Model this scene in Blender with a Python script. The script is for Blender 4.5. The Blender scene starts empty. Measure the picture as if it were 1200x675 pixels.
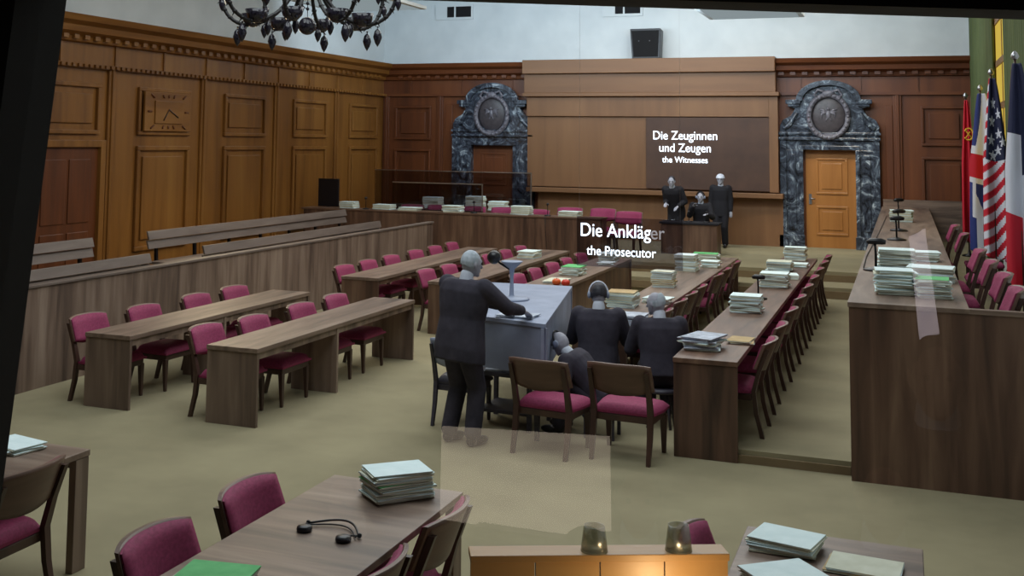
import bpy, bmesh, math, random
from mathutils import Vector, Matrix, Euler
random.seed(7)
C = bpy.context.scene.collection
PI = math.pi
R = math.radians

# ------------------------------------------------------------------ camera
H = 2.7848; YAW = -.3818; PITCH = .0849; ROLL = .0126; F = 1328.8; CX = 525.3; CY = 51.8
def cam_axes():
    cy, sy = math.cos(YAW), math.sin(YAW)
    f = Vector((sy*math.cos(PITCH), cy*math.cos(PITCH), math.sin(PITCH)))
    r = Vector((cy, -sy, 0)); u = r.cross(f)
    c, s = math.cos(ROLL), math.sin(ROLL)
    return f, c*r + s*u, -s*r + c*u
f_, r_, u_ = cam_axes()
cd = bpy.data.cameras.new('camera'); cam = bpy.data.objects.new('camera', cd); C.objects.link(cam)
M = Matrix((r_, u_, -f_)).transposed().to_4x4(); M.translation = Vector((0, 0, H)); cam.matrix_world = M
cd.sensor_width = 36; cd.lens = F/1200*36; cd.shift_x = (600-CX)/1200; cd.shift_y = -(337.5-CY)/1200
cd.clip_start = .05; cd.clip_end = 200
bpy.context.scene.camera = cam

# ------------------------------------------------------------------ materials
MATS = {}
def newmat(name):
    m = bpy.data.materials.new(name); m.use_nodes = True; nt = m.node_tree
    b = nt.nodes['Principled BSDF']; MATS[name] = m
    return m, nt, b
def lin(c):
    return tuple(((v/255)/12.92 if v/255 <= .04045 else ((v/255+.055)/1.055)**2.4) for v in c) + (1,)
def plain(name, rgb, rough=.6, metal=0, spec=None, emit=None, estr=0):
    m, nt, b = newmat(name); b.inputs['Base Color'].default_value = lin(rgb)
    b.inputs['Roughness'].default_value = rough; b.inputs['Metallic'].default_value = metal
    if emit: b.inputs['Emission Color'].default_value = lin(emit); b.inputs['Emission Strength'].default_value = estr
    return m
def mottled(name, c1, c2, scale=(4, 4, 4), rough=.6, detail=6, bump=0, metal=0, dist=0, p=(.3, .7), coord='Object', fine=0):
    m, nt, b = newmat(name); N = nt.nodes; L = nt.links
    tc = N.new('ShaderNodeTexCoord'); mp = N.new('ShaderNodeMapping'); mp.inputs['Scale'].default_value = scale
    no = N.new('ShaderNodeTexNoise'); no.inputs['Scale'].default_value = 1; no.inputs['Detail'].default_value = detail
    no.inputs['Roughness'].default_value = .62; no.inputs['Distortion'].default_value = dist
    cr = N.new('ShaderNodeValToRGB'); e = cr.color_ramp.elements
    e[0].position = p[0]; e[0].color = lin(c1); e[1].position = p[1]; e[1].color = lin(c2)
    L.new(tc.outputs[coord], mp.inputs['Vector']); L.new(mp.outputs[0], no.inputs['Vector']); L.new(no.outputs['Fac'], cr.inputs['Fac'])
    L.new(cr.outputs['Color'], b.inputs['Base Color']); b.inputs['Roughness'].default_value = rough; b.inputs['Metallic'].default_value = metal
    if bump:
        bp = N.new('ShaderNodeBump'); bp.inputs['Strength'].default_value = bump; bp.inputs['Distance'].default_value = .01
        L.new(no.outputs['Fac'], bp.inputs['Height']); L.new(bp.outputs[0], b.inputs['Normal'])
    return m
def wood(name, c1, c2, c3, axis='z', rough=.45, s=1.0):
    """streaky grain running along one axis"""
    m, nt, b = newmat(name); N = nt.nodes; L = nt.links
    tc = N.new('ShaderNodeTexCoord'); mp = N.new('ShaderNodeMapping')
    sc = {'x': (1.0, 9, 9), 'y': (9, 1.0, 9), 'z': (9, 9, .8)}[axis]; mp.inputs['Scale'].default_value = [v*s for v in sc]
    n1 = N.new('ShaderNodeTexNoise'); n1.inputs['Scale'].default_value = 1.0; n1.inputs['Detail'].default_value = 8; n1.inputs['Distortion'].default_value = .6
    mp2 = N.new('ShaderNodeMapping'); mp2.inputs['Scale'].default_value = [v*s*.28 for v in sc]
    n2 = N.new('ShaderNodeTexNoise'); n2.inputs['Scale'].default_value = 1.0; n2.inputs['Detail'].default_value = 3
    cr = N.new('ShaderNodeValToRGB'); e = cr.color_ramp.elements
    e[0].position = .32; e[0].color = lin(c1); e[1].position = .72; e[1].color = lin(c3)
    k = e.new(.5); k.color = lin(c2)
    mx = N.new('ShaderNodeMath'); mx.operation = 'MULTIPLY_ADD'; mx.inputs[1].default_value = .5
    m2 = N.new('ShaderNodeMath'); m2.operation = 'MULTIPLY'; m2.inputs[1].default_value = .5
    L.new(tc.outputs['Object'], mp.inputs['Vector']); L.new(tc.outputs['Object'], mp2.inputs['Vector'])
    L.new(mp.outputs[0], n1.inputs['Vector']); L.new(mp2.outputs[0], n2.inputs['Vector'])
    L.new(n2.outputs['Fac'], m2.inputs[0]); L.new(n1.outputs['Fac'], mx.inputs[0]); L.new(m2.outputs[0], mx.inputs[2])
    L.new(mx.outputs[0], cr.inputs['Fac']); L.new(cr.outputs['Color'], b.inputs['Base Color'])
    bp = N.new('ShaderNodeBump'); bp.inputs['Strength'].default_value = .12; bp.inputs['Distance'].default_value = .004
    L.new(n1.outputs['Fac'], bp.inputs['Height']); L.new(bp.outputs[0], b.inputs['Normal'])
    b.inputs['Roughness'].default_value = rough
    return m
WG = ((64, 50, 44), (120, 100, 87), (160, 140, 124))       # greyish walnut of the furniture
for ax in 'xyz': MATS['fw'+ax] = wood('furniture_wood_'+ax, *WG, axis=ax, rough=.42)
FD = ((48, 34, 28), (96, 70, 56), (134, 106, 86))
for ax in 'xyz': MATS['dw'+ax] = wood('dark_furniture_wood_'+ax, *FD, axis=ax, rough=.42)
for ax in 'xyz': MATS['pw'+ax] = wood('wall_panel_wood_'+ax, (98, 60, 24), (132, 86, 36), (152, 106, 50), axis=ax, rough=.38, s=.5)
for ax in 'xyz': MATS['bw'+ax] = wood('back_wall_wood_'+ax, (72, 36, 17), (102, 54, 25), (122, 70, 34), axis=ax, rough=.42, s=.5)
for ax in 'xz': MATS['scr'+ax] = wood('screen_wood_'+ax, (108, 74, 46), (122, 85, 54), (134, 96, 62), axis=ax, rough=.5, s=.5)
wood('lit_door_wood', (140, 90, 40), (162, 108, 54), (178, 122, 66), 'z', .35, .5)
wood('chair_wood', (42, 27, 23), (66, 44, 37), (88, 62, 52), 'z', .38)
wood('chair_shell_wood', (74, 52, 44), (104, 78, 66), (128, 102, 88), 'x', .4)
wood('pale_counter_wood', (150, 112, 66), (176, 134, 84), (190, 150, 98), 'x', .4)
wood('bench_wood', (88, 76, 70), (112, 98, 90), (134, 120, 110), 'y', .5)
mottled('pink_upholstery', (122, 33, 70), (150, 48, 92), (60, 60, 60), .75, 3, .1)
mottled('carpet', (132, 123, 96), (150, 141, 111), (1.1, 1.1, 1.1), .95, 8, .15)
mottled('white_plaster', (200, 206, 208), (214, 219, 220), (1.5, 1.5, 1.5), .9, 5, .05)
mottled('ceiling_paint', (190, 194, 198), (204, 208, 210), (1, 1, 1), .9)
mottled('paper_white', (216, 236, 238), (232, 248, 250), (9, 9, 9), .85, 3)
mottled('paper_cream', (198, 200, 180), (218, 220, 204), (9, 9, 9), .85, 3)
mottled('paper_tan', (176, 150, 108), (196, 172, 128), (9, 9, 9), .8, 3)
mottled('paper_green', (88, 176, 108), (110, 196, 126), (9, 9, 9), .8, 3)
mottled('paper_grey', (150, 158, 172), (206, 214, 228), (14, 14, 14), .8, 3)
plain('black_metal', (16, 16, 20), .35, .5); plain('black_matte', (9, 8, 11), .9); plain('black_plastic', (20, 20, 26), .35)
plain('gold_metal', (190, 150, 70), .3, 1); plain('silver_metal', (170, 172, 178), .3, 1); plain('red_dot', (200, 50, 30), .4); plain('orange_dot', (214, 96, 40), .4)
mottled('dark_crystal', (14, 13, 18), (52, 48, 60), (40, 40, 40), .08, 3)
mottled('wrought_iron', (12, 10, 12), (26, 22, 24), (30, 30, 30), .5, 3)
plain('frame_black', (10, 8, 12), .8)
mottled('curtain_green', (60, 74, 40), (84, 96, 54), (8, 8, .6), .85)
plain('window_wood', (120, 84, 34), .5)
plain('hist_suit', (42, 40, 52), .85); mottled('hist_suit_noise', (36, 34, 46), (62, 58, 70), (6, 6, 6), .9)
mottled('hist_skin', (150, 150, 162), (176, 176, 188), (8, 8, 8), .6); mottled('hist_white_hair', (150, 160, 170), (186, 194, 204), (30, 30, 8), .8)
mottled('hist_dark_hair', (26, 26, 34), (56, 54, 64), (40, 40, 10), .6)
mottled('hist_grey', (132, 142, 166), (156, 166, 190), (3, 3, 3), .5); plain('hist_shirt', (200, 206, 220), .8)
mottled('hist_dark_wood', (44, 42, 52), (74, 70, 82), (3, 3, 20), .5)
plain('hist_uniform', (20, 18, 26), .85); plain('hist_helmet', (214, 218, 232), .4)
mottled('brown_hair', (30, 20, 16), (60, 40, 30), (40, 40, 10), .6); mottled('black_hair', (8, 7, 9), (18, 16, 18), (40, 40, 10), .6)
mottled('skin', (172, 120, 96), (190, 138, 112), (8, 8, 8), .55); plain('visitor_coat', (22, 22, 30), .9); plain('shoe_black', (12, 12, 14), .4)
plain('text_white', (255, 255, 255), .5, emit=(225, 238, 255), estr=2.2); plain('text_dim', (160, 160, 170), .5, emit=(190, 180, 180), estr=.35)
mottled('caption_board', (66, 44, 34), (84, 58, 44), (2, 2, 2), .6)
def glassy(name, tint, alpha, rough=.03, gloss=.06, fres=True):
    m = bpy.data.materials.new(name); m.use_nodes = True; nt = m.node_tree; N = nt.nodes; L = nt.links; N.clear()
    o = N.new('ShaderNodeOutputMaterial'); t = N.new('ShaderNodeBsdfTransparent'); t.inputs[0].default_value = tuple(tint)+(1,)
    g = N.new('ShaderNodeBsdfGlossy'); g.inputs['Roughness'].default_value = rough; g.inputs['Color'].default_value = (1, 1, 1, 1)
    g.inputs['Roughness'].default_value = 0 if 'clear' in name else rough
    mx = N.new('ShaderNodeMixShader')
    if fres:
        fr = N.new('ShaderNodeFresnel'); fr.inputs['IOR'].default_value = 1.45; ge = N.new('ShaderNodeNewGeometry'); sb = N.new('ShaderNodeMath'); sb.operation = 'SUBTRACT'; sb.use_clamp = True; L.new(fr.outputs[0], sb.inputs[0]); L.new(ge.outputs['Backfacing'], sb.inputs[1]); L.new(sb.outputs[0], mx.inputs[0])
    else: mx.inputs[0].default_value = gloss
    L.new(t.outputs[0], mx.inputs[1]); L.new(g.outputs[0], mx.inputs[2]); L.new(mx.outputs[0], o.inputs['Surface'])
    MATS[name] = m; return m
glassy('clear_glass', (.97, .98, .98), .1); glassy('tinted_glass', (.6, .58, .6), .1); glassy('caption_glass', (.68, .66, .70), .1); mottled('riser_carpet', (112, 94, 68), (126, 108, 80), (3, 3, 3), .9)
glassy('lampshade_reflection_glass', (.72, .72, .66), .1, .3, .15, False)
def marble():
    m, nt, b = newmat('marble'); N = nt.nodes; L = nt.links
    tc = N.new('ShaderNodeTexCoord'); n1 = N.new('ShaderNodeTexNoise'); n1.inputs['Scale'].default_value = 2.6; n1.inputs['Detail'].default_value = 9; n1.inputs['Distortion'].default_value = 2.4; n1.inputs['Roughness'].default_value = .7
    cr = N.new('ShaderNodeValToRGB'); e = cr.color_ramp.elements
    e[0].position = .38; e[0].color = lin((22, 25, 32)); e[1].position = .66; e[1].color = lin((186, 198, 206))
    k = e.new(.5); k.color = lin((58, 65, 78)); k2 = e.new(.57); k2.color = lin((92, 103, 116))
    L.new(tc.outputs['Object'], n1.inputs['Vector']); L.new(n1.outputs['Fac'], cr.inputs['Fac']); L.new(cr.outputs['Color'], b.inputs['Base Color'])
    b.inputs['Roughness'].default_value = .25
    return m
marble()
def emis(name, rgb, s):
    m = bpy.data.materials.new(name); m.use_nodes = True; nt = m.node_tree; nt.nodes.clear()
    o = nt.nodes.new('ShaderNodeOutputMaterial'); e = nt.nodes.new('ShaderNodeEmission'); e.inputs[0].default_value = lin(rgb); e.inputs[1].default_value = s
    nt.links.new(e.outputs[0], o.inputs[0]); MATS[name] = m
emis('window_glow', (240, 205, 90), .75); emis('lamp_glow', (255, 200, 120), 6); emis('panel_light', (205, 220, 225), .42)
emis('screen_glow', (226, 208, 186), 4.0); emis('panel_glow', (230, 215, 225), 5.0)

# ------------------------------------------------------------------ mesh builder
class MB:
    def __init__(s): s.bm = bmesh.new()
    def box(s, x0, x1, y0, y1, z0, z1, mi=0):
        vs = [s.bm.verts.new(p) for p in ((x0,y0,z0),(x1,y0,z0),(x1,y1,z0),(x0,y1,z0),(x0,y0,z1),(x1,y0,z1),(x1,y1,z1),(x0,y1,z1))]
        for q in ((0,3,2,1),(4,5,6,7),(0,1,5,4),(1,2,6,5),(2,3,7,6),(3,0,4,7)):
            f = s.bm.faces.new([vs[i] for i in q]); f.material_index = mi
        return s
    def hexa(s, pts, mi=0):
        vs = [s.bm.verts.new(p) for p in pts]
        for q in ((0,3,2,1),(4,5,6,7),(0,1,5,4),(1,2,6,5),(2,3,7,6),(3,0,4,7)):
            f = s.bm.faces.new([vs[i] for i in q]); f.material_index = mi
        return s
    def tube(s, pts, rad, n=8, mi=0):
        pts = [Vector(p) for p in pts]; rings = []
        rr = rad if isinstance(rad, (list, tuple)) else [rad]*len(pts)
        for i, p in enumerate(pts):
            d = (pts[min(i+1, len(pts)-1)]-pts[max(i-1, 0)]); d = d.normalized() if d.length > 1e-9 else Vector((0, 0, 1))
            a = d.orthogonal().normalized() if i == 0 else (pa - d*pa.dot(d)).normalized()
            pa = a; b = d.cross(a)
            rings.append([s.bm.verts.new(p+(a*math.cos(2*PI*k/n)+b*math.sin(2*PI*k/n))*rr[i]) for k in range(n)])
        for i in range(len(rings)-1):
            for k in range(n):
                f = s.bm.faces.new((rings[i][k], rings[i][(k+1)%n], rings[i+1][(k+1)%n], rings[i+1][k])); f.material_index = mi; f.smooth = True
        for q in (rings[0][::-1], rings[-1]):
            f = s.bm.faces.new(q); f.material_index = mi
        return s
    def lathe(s, prof, c=(0,0,0), n=20, mi=0):
        c = Vector(c); rings = []
        for r, z in prof:
            if r < 1e-5: rings.append([s.bm.verts.new(c+Vector((0,0,z)))])
            else: rings.append([s.bm.verts.new(c+Vector((r*math.cos(2*PI*k/n), r*math.sin(2*PI*k/n), z))) for k in range(n)])
        for a, b in zip(rings, rings[1:]):
            for k in range(n):
                k2 = (k+1) % n
                if len(a) == 1 and len(b) == 1: continue
                if len(a) == 1: q = (a[0], b[k2], b[k])
                elif len(b) == 1: q = (a[k], a[k2], b[0])
                else: q = (a[k], a[k2], b[k2], b[k])
                f = s.bm.faces.new(q); f.material_index = mi; f.smooth = True
        for q, fl in ((rings[0], 1), (rings[-1], 0)):
            if len(q) > 2:
                f = s.bm.faces.new(q[::-1] if fl else q); f.material_index = mi
        return s
    def ball(s, c, r, n=14, sc=(1,1,1), mi=0):
        k = n//2
        prof = [(math.sin(PI*i/k), -math.cos(PI*i/k)) for i in range(k+1)]; prof[0] = (0, -1); prof[-1] = (0, 1)
        m0 = len(s.bm.verts); s.lathe(prof, (0,0,0), n, mi); s.bm.verts.ensure_lookup_table()
        for v in s.bm.verts[m0:]: v.co = Vector((v.co.x*r*sc[0], v.co.y*r*sc[1], v.co.z*r*sc[2]))+Vector(c)
        return s
    def prism(s, poly, y0, y1, mi=0):
        """outline in x,z extruded along y"""
        a = [s.bm.verts.new((x, y0, z)) for x, z in poly]; b = [s.bm.verts.new((x, y1, z)) for x, z in poly]; n = len(poly)
        s.bm.faces.new(a); s.bm.faces.new(b[::-1])
        for i in range(n): s.bm.faces.new((a[i], b[i], b[(i+1)%n], a[(i+1)%n]))
        for f in s.bm.faces[-0:]: pass
        return s
    def grid(s, fn, nu, nv, thick=None, mf=None):
        """closed slab: fn(u,v)->point; thick = offset vector function or Vector"""
        A = [[s.bm.verts.new(fn(i/nu, j/nv)) for j in range(nv+1)] for i in range(nu+1)]
        def T(i, j): return thick(i/nu, j/nv) if callable(thick) else Vector(thick)
        B = [[s.bm.verts.new(A[i][j].co+T(i, j)) for j in range(nv+1)] for i in range(nu+1)]
        for i in range(nu):
            for j in range(nv):
                for G, fl in ((A, 0), (B, 1)):
                    q = [G[i][j], G[i+1][j], G[i+1][j+1], G[i][j+1]]
                    f = s.bm.faces.new(q[::-1] if fl else q); f.smooth = True
                    if mf: f.material_index = mf((i+.5)/nu, (j+.5)/nv)
        for i in range(nu):
            s.bm.faces.new((A[i][0], B[i][0], B[i+1][0], A[i+1][0])); s.bm.faces.new((A[i][nv], A[i+1][nv], B[i+1][nv], B[i][nv]))
        for j in range(nv):
            s.bm.faces.new((A[0][j], A[0][j+1], B[0][j+1], B[0][j])); s.bm.faces.new((A[nu][j], B[nu][j], B[nu][j+1], A[nu][j+1]))
        return s
    def xf(s, Mx, start=0):
        s.bm.verts.ensure_lookup_table()
        for v in s.bm.verts[start:]: v.co = Mx @ v.co
        return s
    def build(s, name, mat, parent=None, loc=None, rotz=0, bevel=0, sub=0, seg=2):
        bmesh.ops.recalc_face_normals(s.bm, faces=s.bm.faces[:])
        me = bpy.data.meshes.new(name); s.bm.to_mesh(me); s.bm.free()
        for m in (mat if isinstance(mat, (list, tuple)) else [mat]): me.materials.append(MATS[m] if isinstance(m, str) else m)
        o = bpy.data.objects.new(name, me); C.objects.link(o)
        if parent: o.parent = parent
        if loc is not None: o.location = loc
        if rotz: o.rotation_euler = (0, 0, rotz)
        if bevel:
            b = o.modifiers.new('bevel', 'BEVEL'); b.width = bevel; b.segments = seg; b.limit_method = 'ANGLE'; b.angle_limit = R(40)
        if sub:
            b = o.modifiers.new('sub', 'SUBSURF'); b.levels = sub; b.render_levels = sub
        return o
def tag(o, label, cat, group=None):
    o['label'] = label; o['category'] = cat
    if group: o['group'] = group
    return o
def struct(o): o['kind'] = 'structure'; return o
def thing(name, label, cat, loc=(0,0,0), rotz=0, group=None):
    o = bpy.data.objects.new(name, None); C.objects.link(o); o.location = loc; o.rotation_euler = (0, 0, rotz)
    o.empty_display_size = .1
    return tag(o, label, cat, group)
def dup(root, loc, rotz, label, group=None, scale=None):
    r = root.copy(); C.objects.link(r); r.location = loc; r.rotation_euler = (0, 0, rotz); r['label'] = label
    if group: r['group'] = group
    elif 'group' in r: del r['group']
    if scale: r.scale = scale
    def rec(src, dst):
        for ch in [c for c in bpy.data.objects if c.parent == src]:
            c = ch.copy(); C.objects.link(c); c.parent = dst; rec(ch, c)
    rec(root, r)
    return r

# ================================================================== ROOM
XL, YB, XR = -12.78, 27.28, 1.47
ZP = .48; YS = 22.2
struct(MB().box(XL-.3, XR+.3, -2.5, YB+.3, -.2, 0).build('floor', 'carpet'))
struct(MB().box(XL-.3, XR+.3, 2.9, YB+.3, 7.2, 7.4).build('ceiling', 'ceiling_paint'))
# --- left wall: white plaster above, panelled wood below
struct(MB().box(XL-.3, XL, 2.9, YB+.3, 4.76, 7.2).build('wall_left_upper', 'white_plaster'))
w = MB(); w.box(XL-.3, XL, 2.9, YB+.3, 0, 4.76)
wl = struct(w.build('wall_left', 'pwz'))
edges = [2.3+2.79*k for k in range(10)]      # bay borders 2.3 ... 27.41
fr = MB()
def rect_frame_x(m, y0, y1, z0, z1, t, d, inner=True):
    X0, X1 = XL, XL+d
    m.box(X0, X1, y0, y1, z1-t, z1); m.box(X0, X1, y0, y1, z0, z0+t); m.box(X0, X1, y0, y0+t, z0+t, z1-t); m.box(X0, X1, y1-t, y1, z0+t, z1-t)
    if inner:
        g = t+.11
        m.box(XL, XL+.035, y0+g, y1-g, z0+g, z1-g)
for a in [13.4, 16.17, 18.97, 21.77, 24.62, 27.4]:
    fr.box(XL, XL+.05, a-.16, a+.02, .3, 3.95); fr.box(XL, XL+.08, a-.10, a-.04, .3, 3.95)
for c_ in [15.0, 17.65, 20.45, 23.25, 26.05]:
    rect_frame_x(fr, c_-.8, c_+.8, 2.82, 3.68, .07, .06)
    if c_ > 16: rect_frame_x(fr, c_-.8, c_+.8, .75, 2.62, .08, .06)
fr.build('wall_panel_moulding', 'pwz', wl, bevel=.012)
# egg-and-dart strip below the frieze, and dentils
dn = MB(); dn.box(XL, XL+.09, 3, YB, 3.93, 4.0)
y = 12.6
while y < YB-.1: dn.box(XL+.09, XL+.13, y, y+.07, 3.94, 3.99); y += .14
fz = [13.4+1.4*k for k in range(10)]
for a in fz: dn.box(XL, XL+.03, a-.02, a+.02, 4.0, 4.36)
dn.build('wall_frieze_strip', 'pwy', wl)
def cornice_profile(d=1): return [(0, 4.34), (.10, 4.36), (.12, 4.44), (.28, 4.50), (.30, 4.60), (.42, 4.66), (.46, 4.76), (0, 4.76)]
t = MB(); pr = cornice_profile(); a = [t.bm.verts.new((XL+p[0], 2.95, p[1])) for p in pr]; b = [t.bm.verts.new((XL+p[0], YB, p[1])) for p in pr]
t.bm.faces.new(a); t.bm.faces.new(b[::-1])
for i in range(len(pr)): t.bm.faces.new((a[i], b[i], b[(i+1) % len(pr)], a[(i+1) % len(pr)]))
y = 12.6
while y < YB-.4: t.box(XL+.1, XL+.17, y, y+.12, 4.39, 4.47); y += .26
struct(t.build('trim_1', 'pwy'))
struct(MB().box(XL, XL+.04, 2.95, YB, 0, .28).build('baseboard_left', 'pwy'))
# dark panelled side door in the first bay
dr = MB(); dr.box(XL+.0, XL+.03, 14.2, 15.8, .0, 2.6)
d1 = struct(dr.build('door_1', 'bwz')); dd = MB()
dd.box(XL, XL+.10, 15.8, 15.93, 0, 2.72); dd.box(XL, XL+.10, 14.08, 14.2, 0, 2.72); dd.box(XL, XL+.10, 14.2, 15.8, 2.6, 2.72)
dd.build('door_frame', 'pwz', d1, bevel=.01)
dp = MB()
for z0, z1 in ((.3, 1.2), (1.35, 2.4)): dp.box(XL+.03, XL+.05, 14.45, 15.0, z0, z1); dp.box(XL+.03, XL+.05, 15.08, 15.6, z0, z1)
dp.build('door_panel', 'bwz', d1, bevel=.01)
# square wooden clock in the upper panel of the second bay
ck = thing('wall_clock', 'square wooden wall clock with raised hour strokes set in the upper wall panel', 'clock', (XL+.06, 17.65, 3.25))
ck.rotation_euler = (0, 0, PI/2)
MB().box(-.70, .70, -.05, 0, -.36, .36).build('clock_face', 'pwx', ck, bevel=.01)
for k in range(12):
    m = MB(); a_ = k*PI/6; dx, dz = math.sin(a_), math.cos(a_); sc_ = min(.62/abs(dx) if abs(dx) > .01 else 9, .31/abs(dz) if abs(dz) > .01 else 9)
    p = Vector((dx*sc_, 0, dz*sc_)); q = p*.82
    m.tube([(q.x, -.06, q.z), (p.x, -.06, p.z)], .016, 6); m.build('hour_stroke', 'bwz', ck)
MB().box(-.42, .42, -.075, -.05, -.22, .20).build('clock_centre_panel', 'pwx', ck, bevel=.01)
MB().tube([(-.02, -.085, .04), (.27, -.085, -.10)], .012, 6).tube([(-.02, -.085, .04), (-.18, -.085, -.16)], .012, 6).build('clock_hand', 'chair_wood', ck)

# --- back wall
struct(MB().box(XL-.3, XR+.3, YB, YB+.3, 4.76, 7.2).build('wall_back_upper', 'white_plaster'))
wb = struct(MB().box(XL, XR+.3, YB, YB+.3, 0, 4.76).build('wall_back', 'bwz'))
fr = MB()
def rect_frame_y(m, x0, x1, z0, z1, t_, d, inner=True):
    Y0, Y1 = YB-d, YB
    m.box(x0, x1, Y0, Y1, z1-t_, z1); m.box(x0, x1, Y0, Y1, z0, z0+t_); m.box(x0, x0+t_, Y0, Y1, z0+t_, z1-t_); m.box(x1-t_, x1, Y0, Y1, z0+t_, z1-t_)
    if inner: m.box(x0+t_+.1, x1-t_-.1, YB-.035, YB, z0+t_+.1, z1-t_-.1)
for x0, x1 in ((-12.42, -11.4), (.36, 1.3)):
    rect_frame_y(fr, x0, x1, 2.80, 3.68, .06, .06); rect_frame_y(fr, x0, x1, .8, 2.56, .06, .06)
for x in (-12.68, -11.15, -8.45, -.12, 1.40): fr.box(x-.09, x+.09, YB-.05, YB, .3, 3.95); fr.box(x-.04, x+.04, YB-.08, YB, .3, 3.95)
for x0, x1 in ((-11.0, -10.8), (-.38, -.22)): fr.box(x0, x1, YB-.03, YB, .5, 3.7)
fr.build('wall_panel_moulding', 'bwz', wb, bevel=.012)
dn = MB(); dn.box(XL, XR, YB-.09, YB, 3.93, 4.0)
for a in (-12, -10.6, -9.2, -2.2, -.9, .3): dn.box(a, a+.03, YB-.03, YB, 4.0, 4.36)
dn.build('wall_frieze_strip', 'bwx', wb)
t = MB(); a = [t.bm.verts.new((XL, YB-p[0], p[1])) for p in pr]; b = [t.bm.verts.new((XR, YB-p[0], p[1])) for p in pr]
t.bm.faces.new(a); t.bm.faces.new(b[::-1])
for i in range(len(pr)): t.bm.faces.new((a[i], b[i], b[(i+1) % len(pr)], a[(i+1) % len(pr)]))
x = XL+.5
while x < XR-.2: t.box(x, x+.12, YB-.17, YB-.1, 4.39, 4.47); x += .26
struct(t.build('trim_2', 'bwx'))
# --- right wall with glowing window and the dais side
rw = MB()
rw.box(XR, XR+.3, 2.9, YB+.3, 0, 7.2)
struct(rw.build('wall_right', 'white_plaster'))
wn = struct(MB().box(XR-.02, XR-.002, 18.0, 21.0, 1.9, 6.6).build('window_2', 'window_glow'))
m = MB()
for y in (18.2, 19.5, 20.84): m.box(XR-.03, XR-.02, y, y+.06, 1.9, 6.6)
for z in (1.9, 2.7, 3.4, 4.1, 4.8, 5.5, 6.54): m.box(XR-.04, XR-.02, 18.0, 21.0, z, z+.10)
m.build('window_frame', 'window_wood', wn)
def curtain(y0, y1, label):
    def fn(u, v): return (XR-.085+.03*math.sin(u*(y1-y0)*22), y0+(y1-y0)*u, .8+5.9*v)
    o = MB().grid(fn, int((y1-y0)*24), 4, (.012, 0, 0)).build('curtain', 'curtain_green')
    tag(o, label, 'curtain')
curtain(20.7, 27.1, 'long pleated green curtain hanging from the ceiling beside the back corner')
curtain(15.0, 18.2, 'pleated green curtain on the camera side of the glowing yellow window')
# gallery side
struct(MB().box(XL-.3, XL, -2.2, 2.9, 0, 7.2).build('wall_gallery_left', 'black_matte'))
struct(MB().box(XR, XR+.3, -2.2, 2.9, 0, 7.2).build('wall_gallery_right', 'black_matte'))
struct(MB().box(XL-.3, XR+.3, -2.5, -2.2, 0, 7.2).build('wall_gallery_back', 'black_matte'))
struct(MB().box(XL-.3, XR+.3, -2.2, 2.9, 7.2, 7.4).build('ceiling_gallery', 'black_matte'))

# --- platform and steps
struct(MB().box(-5.62, -.48, YS, YB, 0, ZP).box(XL, -5.62, YS+.06, YB, 0, ZP).build('floor_platform', 'carpet'))
struct(MB().box(-5.60, -.48, YS-.95, YS, 0, .30).build('floor_step_upper', 'carpet'))
struct(MB().box(-1.93, -.47, 10.48, YS-.95, 0, .11).build('floor_step_lower', 'carpet'))
st = MB().box(-1.93, -.47, 10.45, 10.48, 0, .07).box(-5.6, -.48, YS-1.0, YS-.952, .11, .24).box(-5.6, -.48, YS-.05, YS-.002, .30, .42)
struct(st.build('trim_3', 'riser_carpet'))

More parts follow.
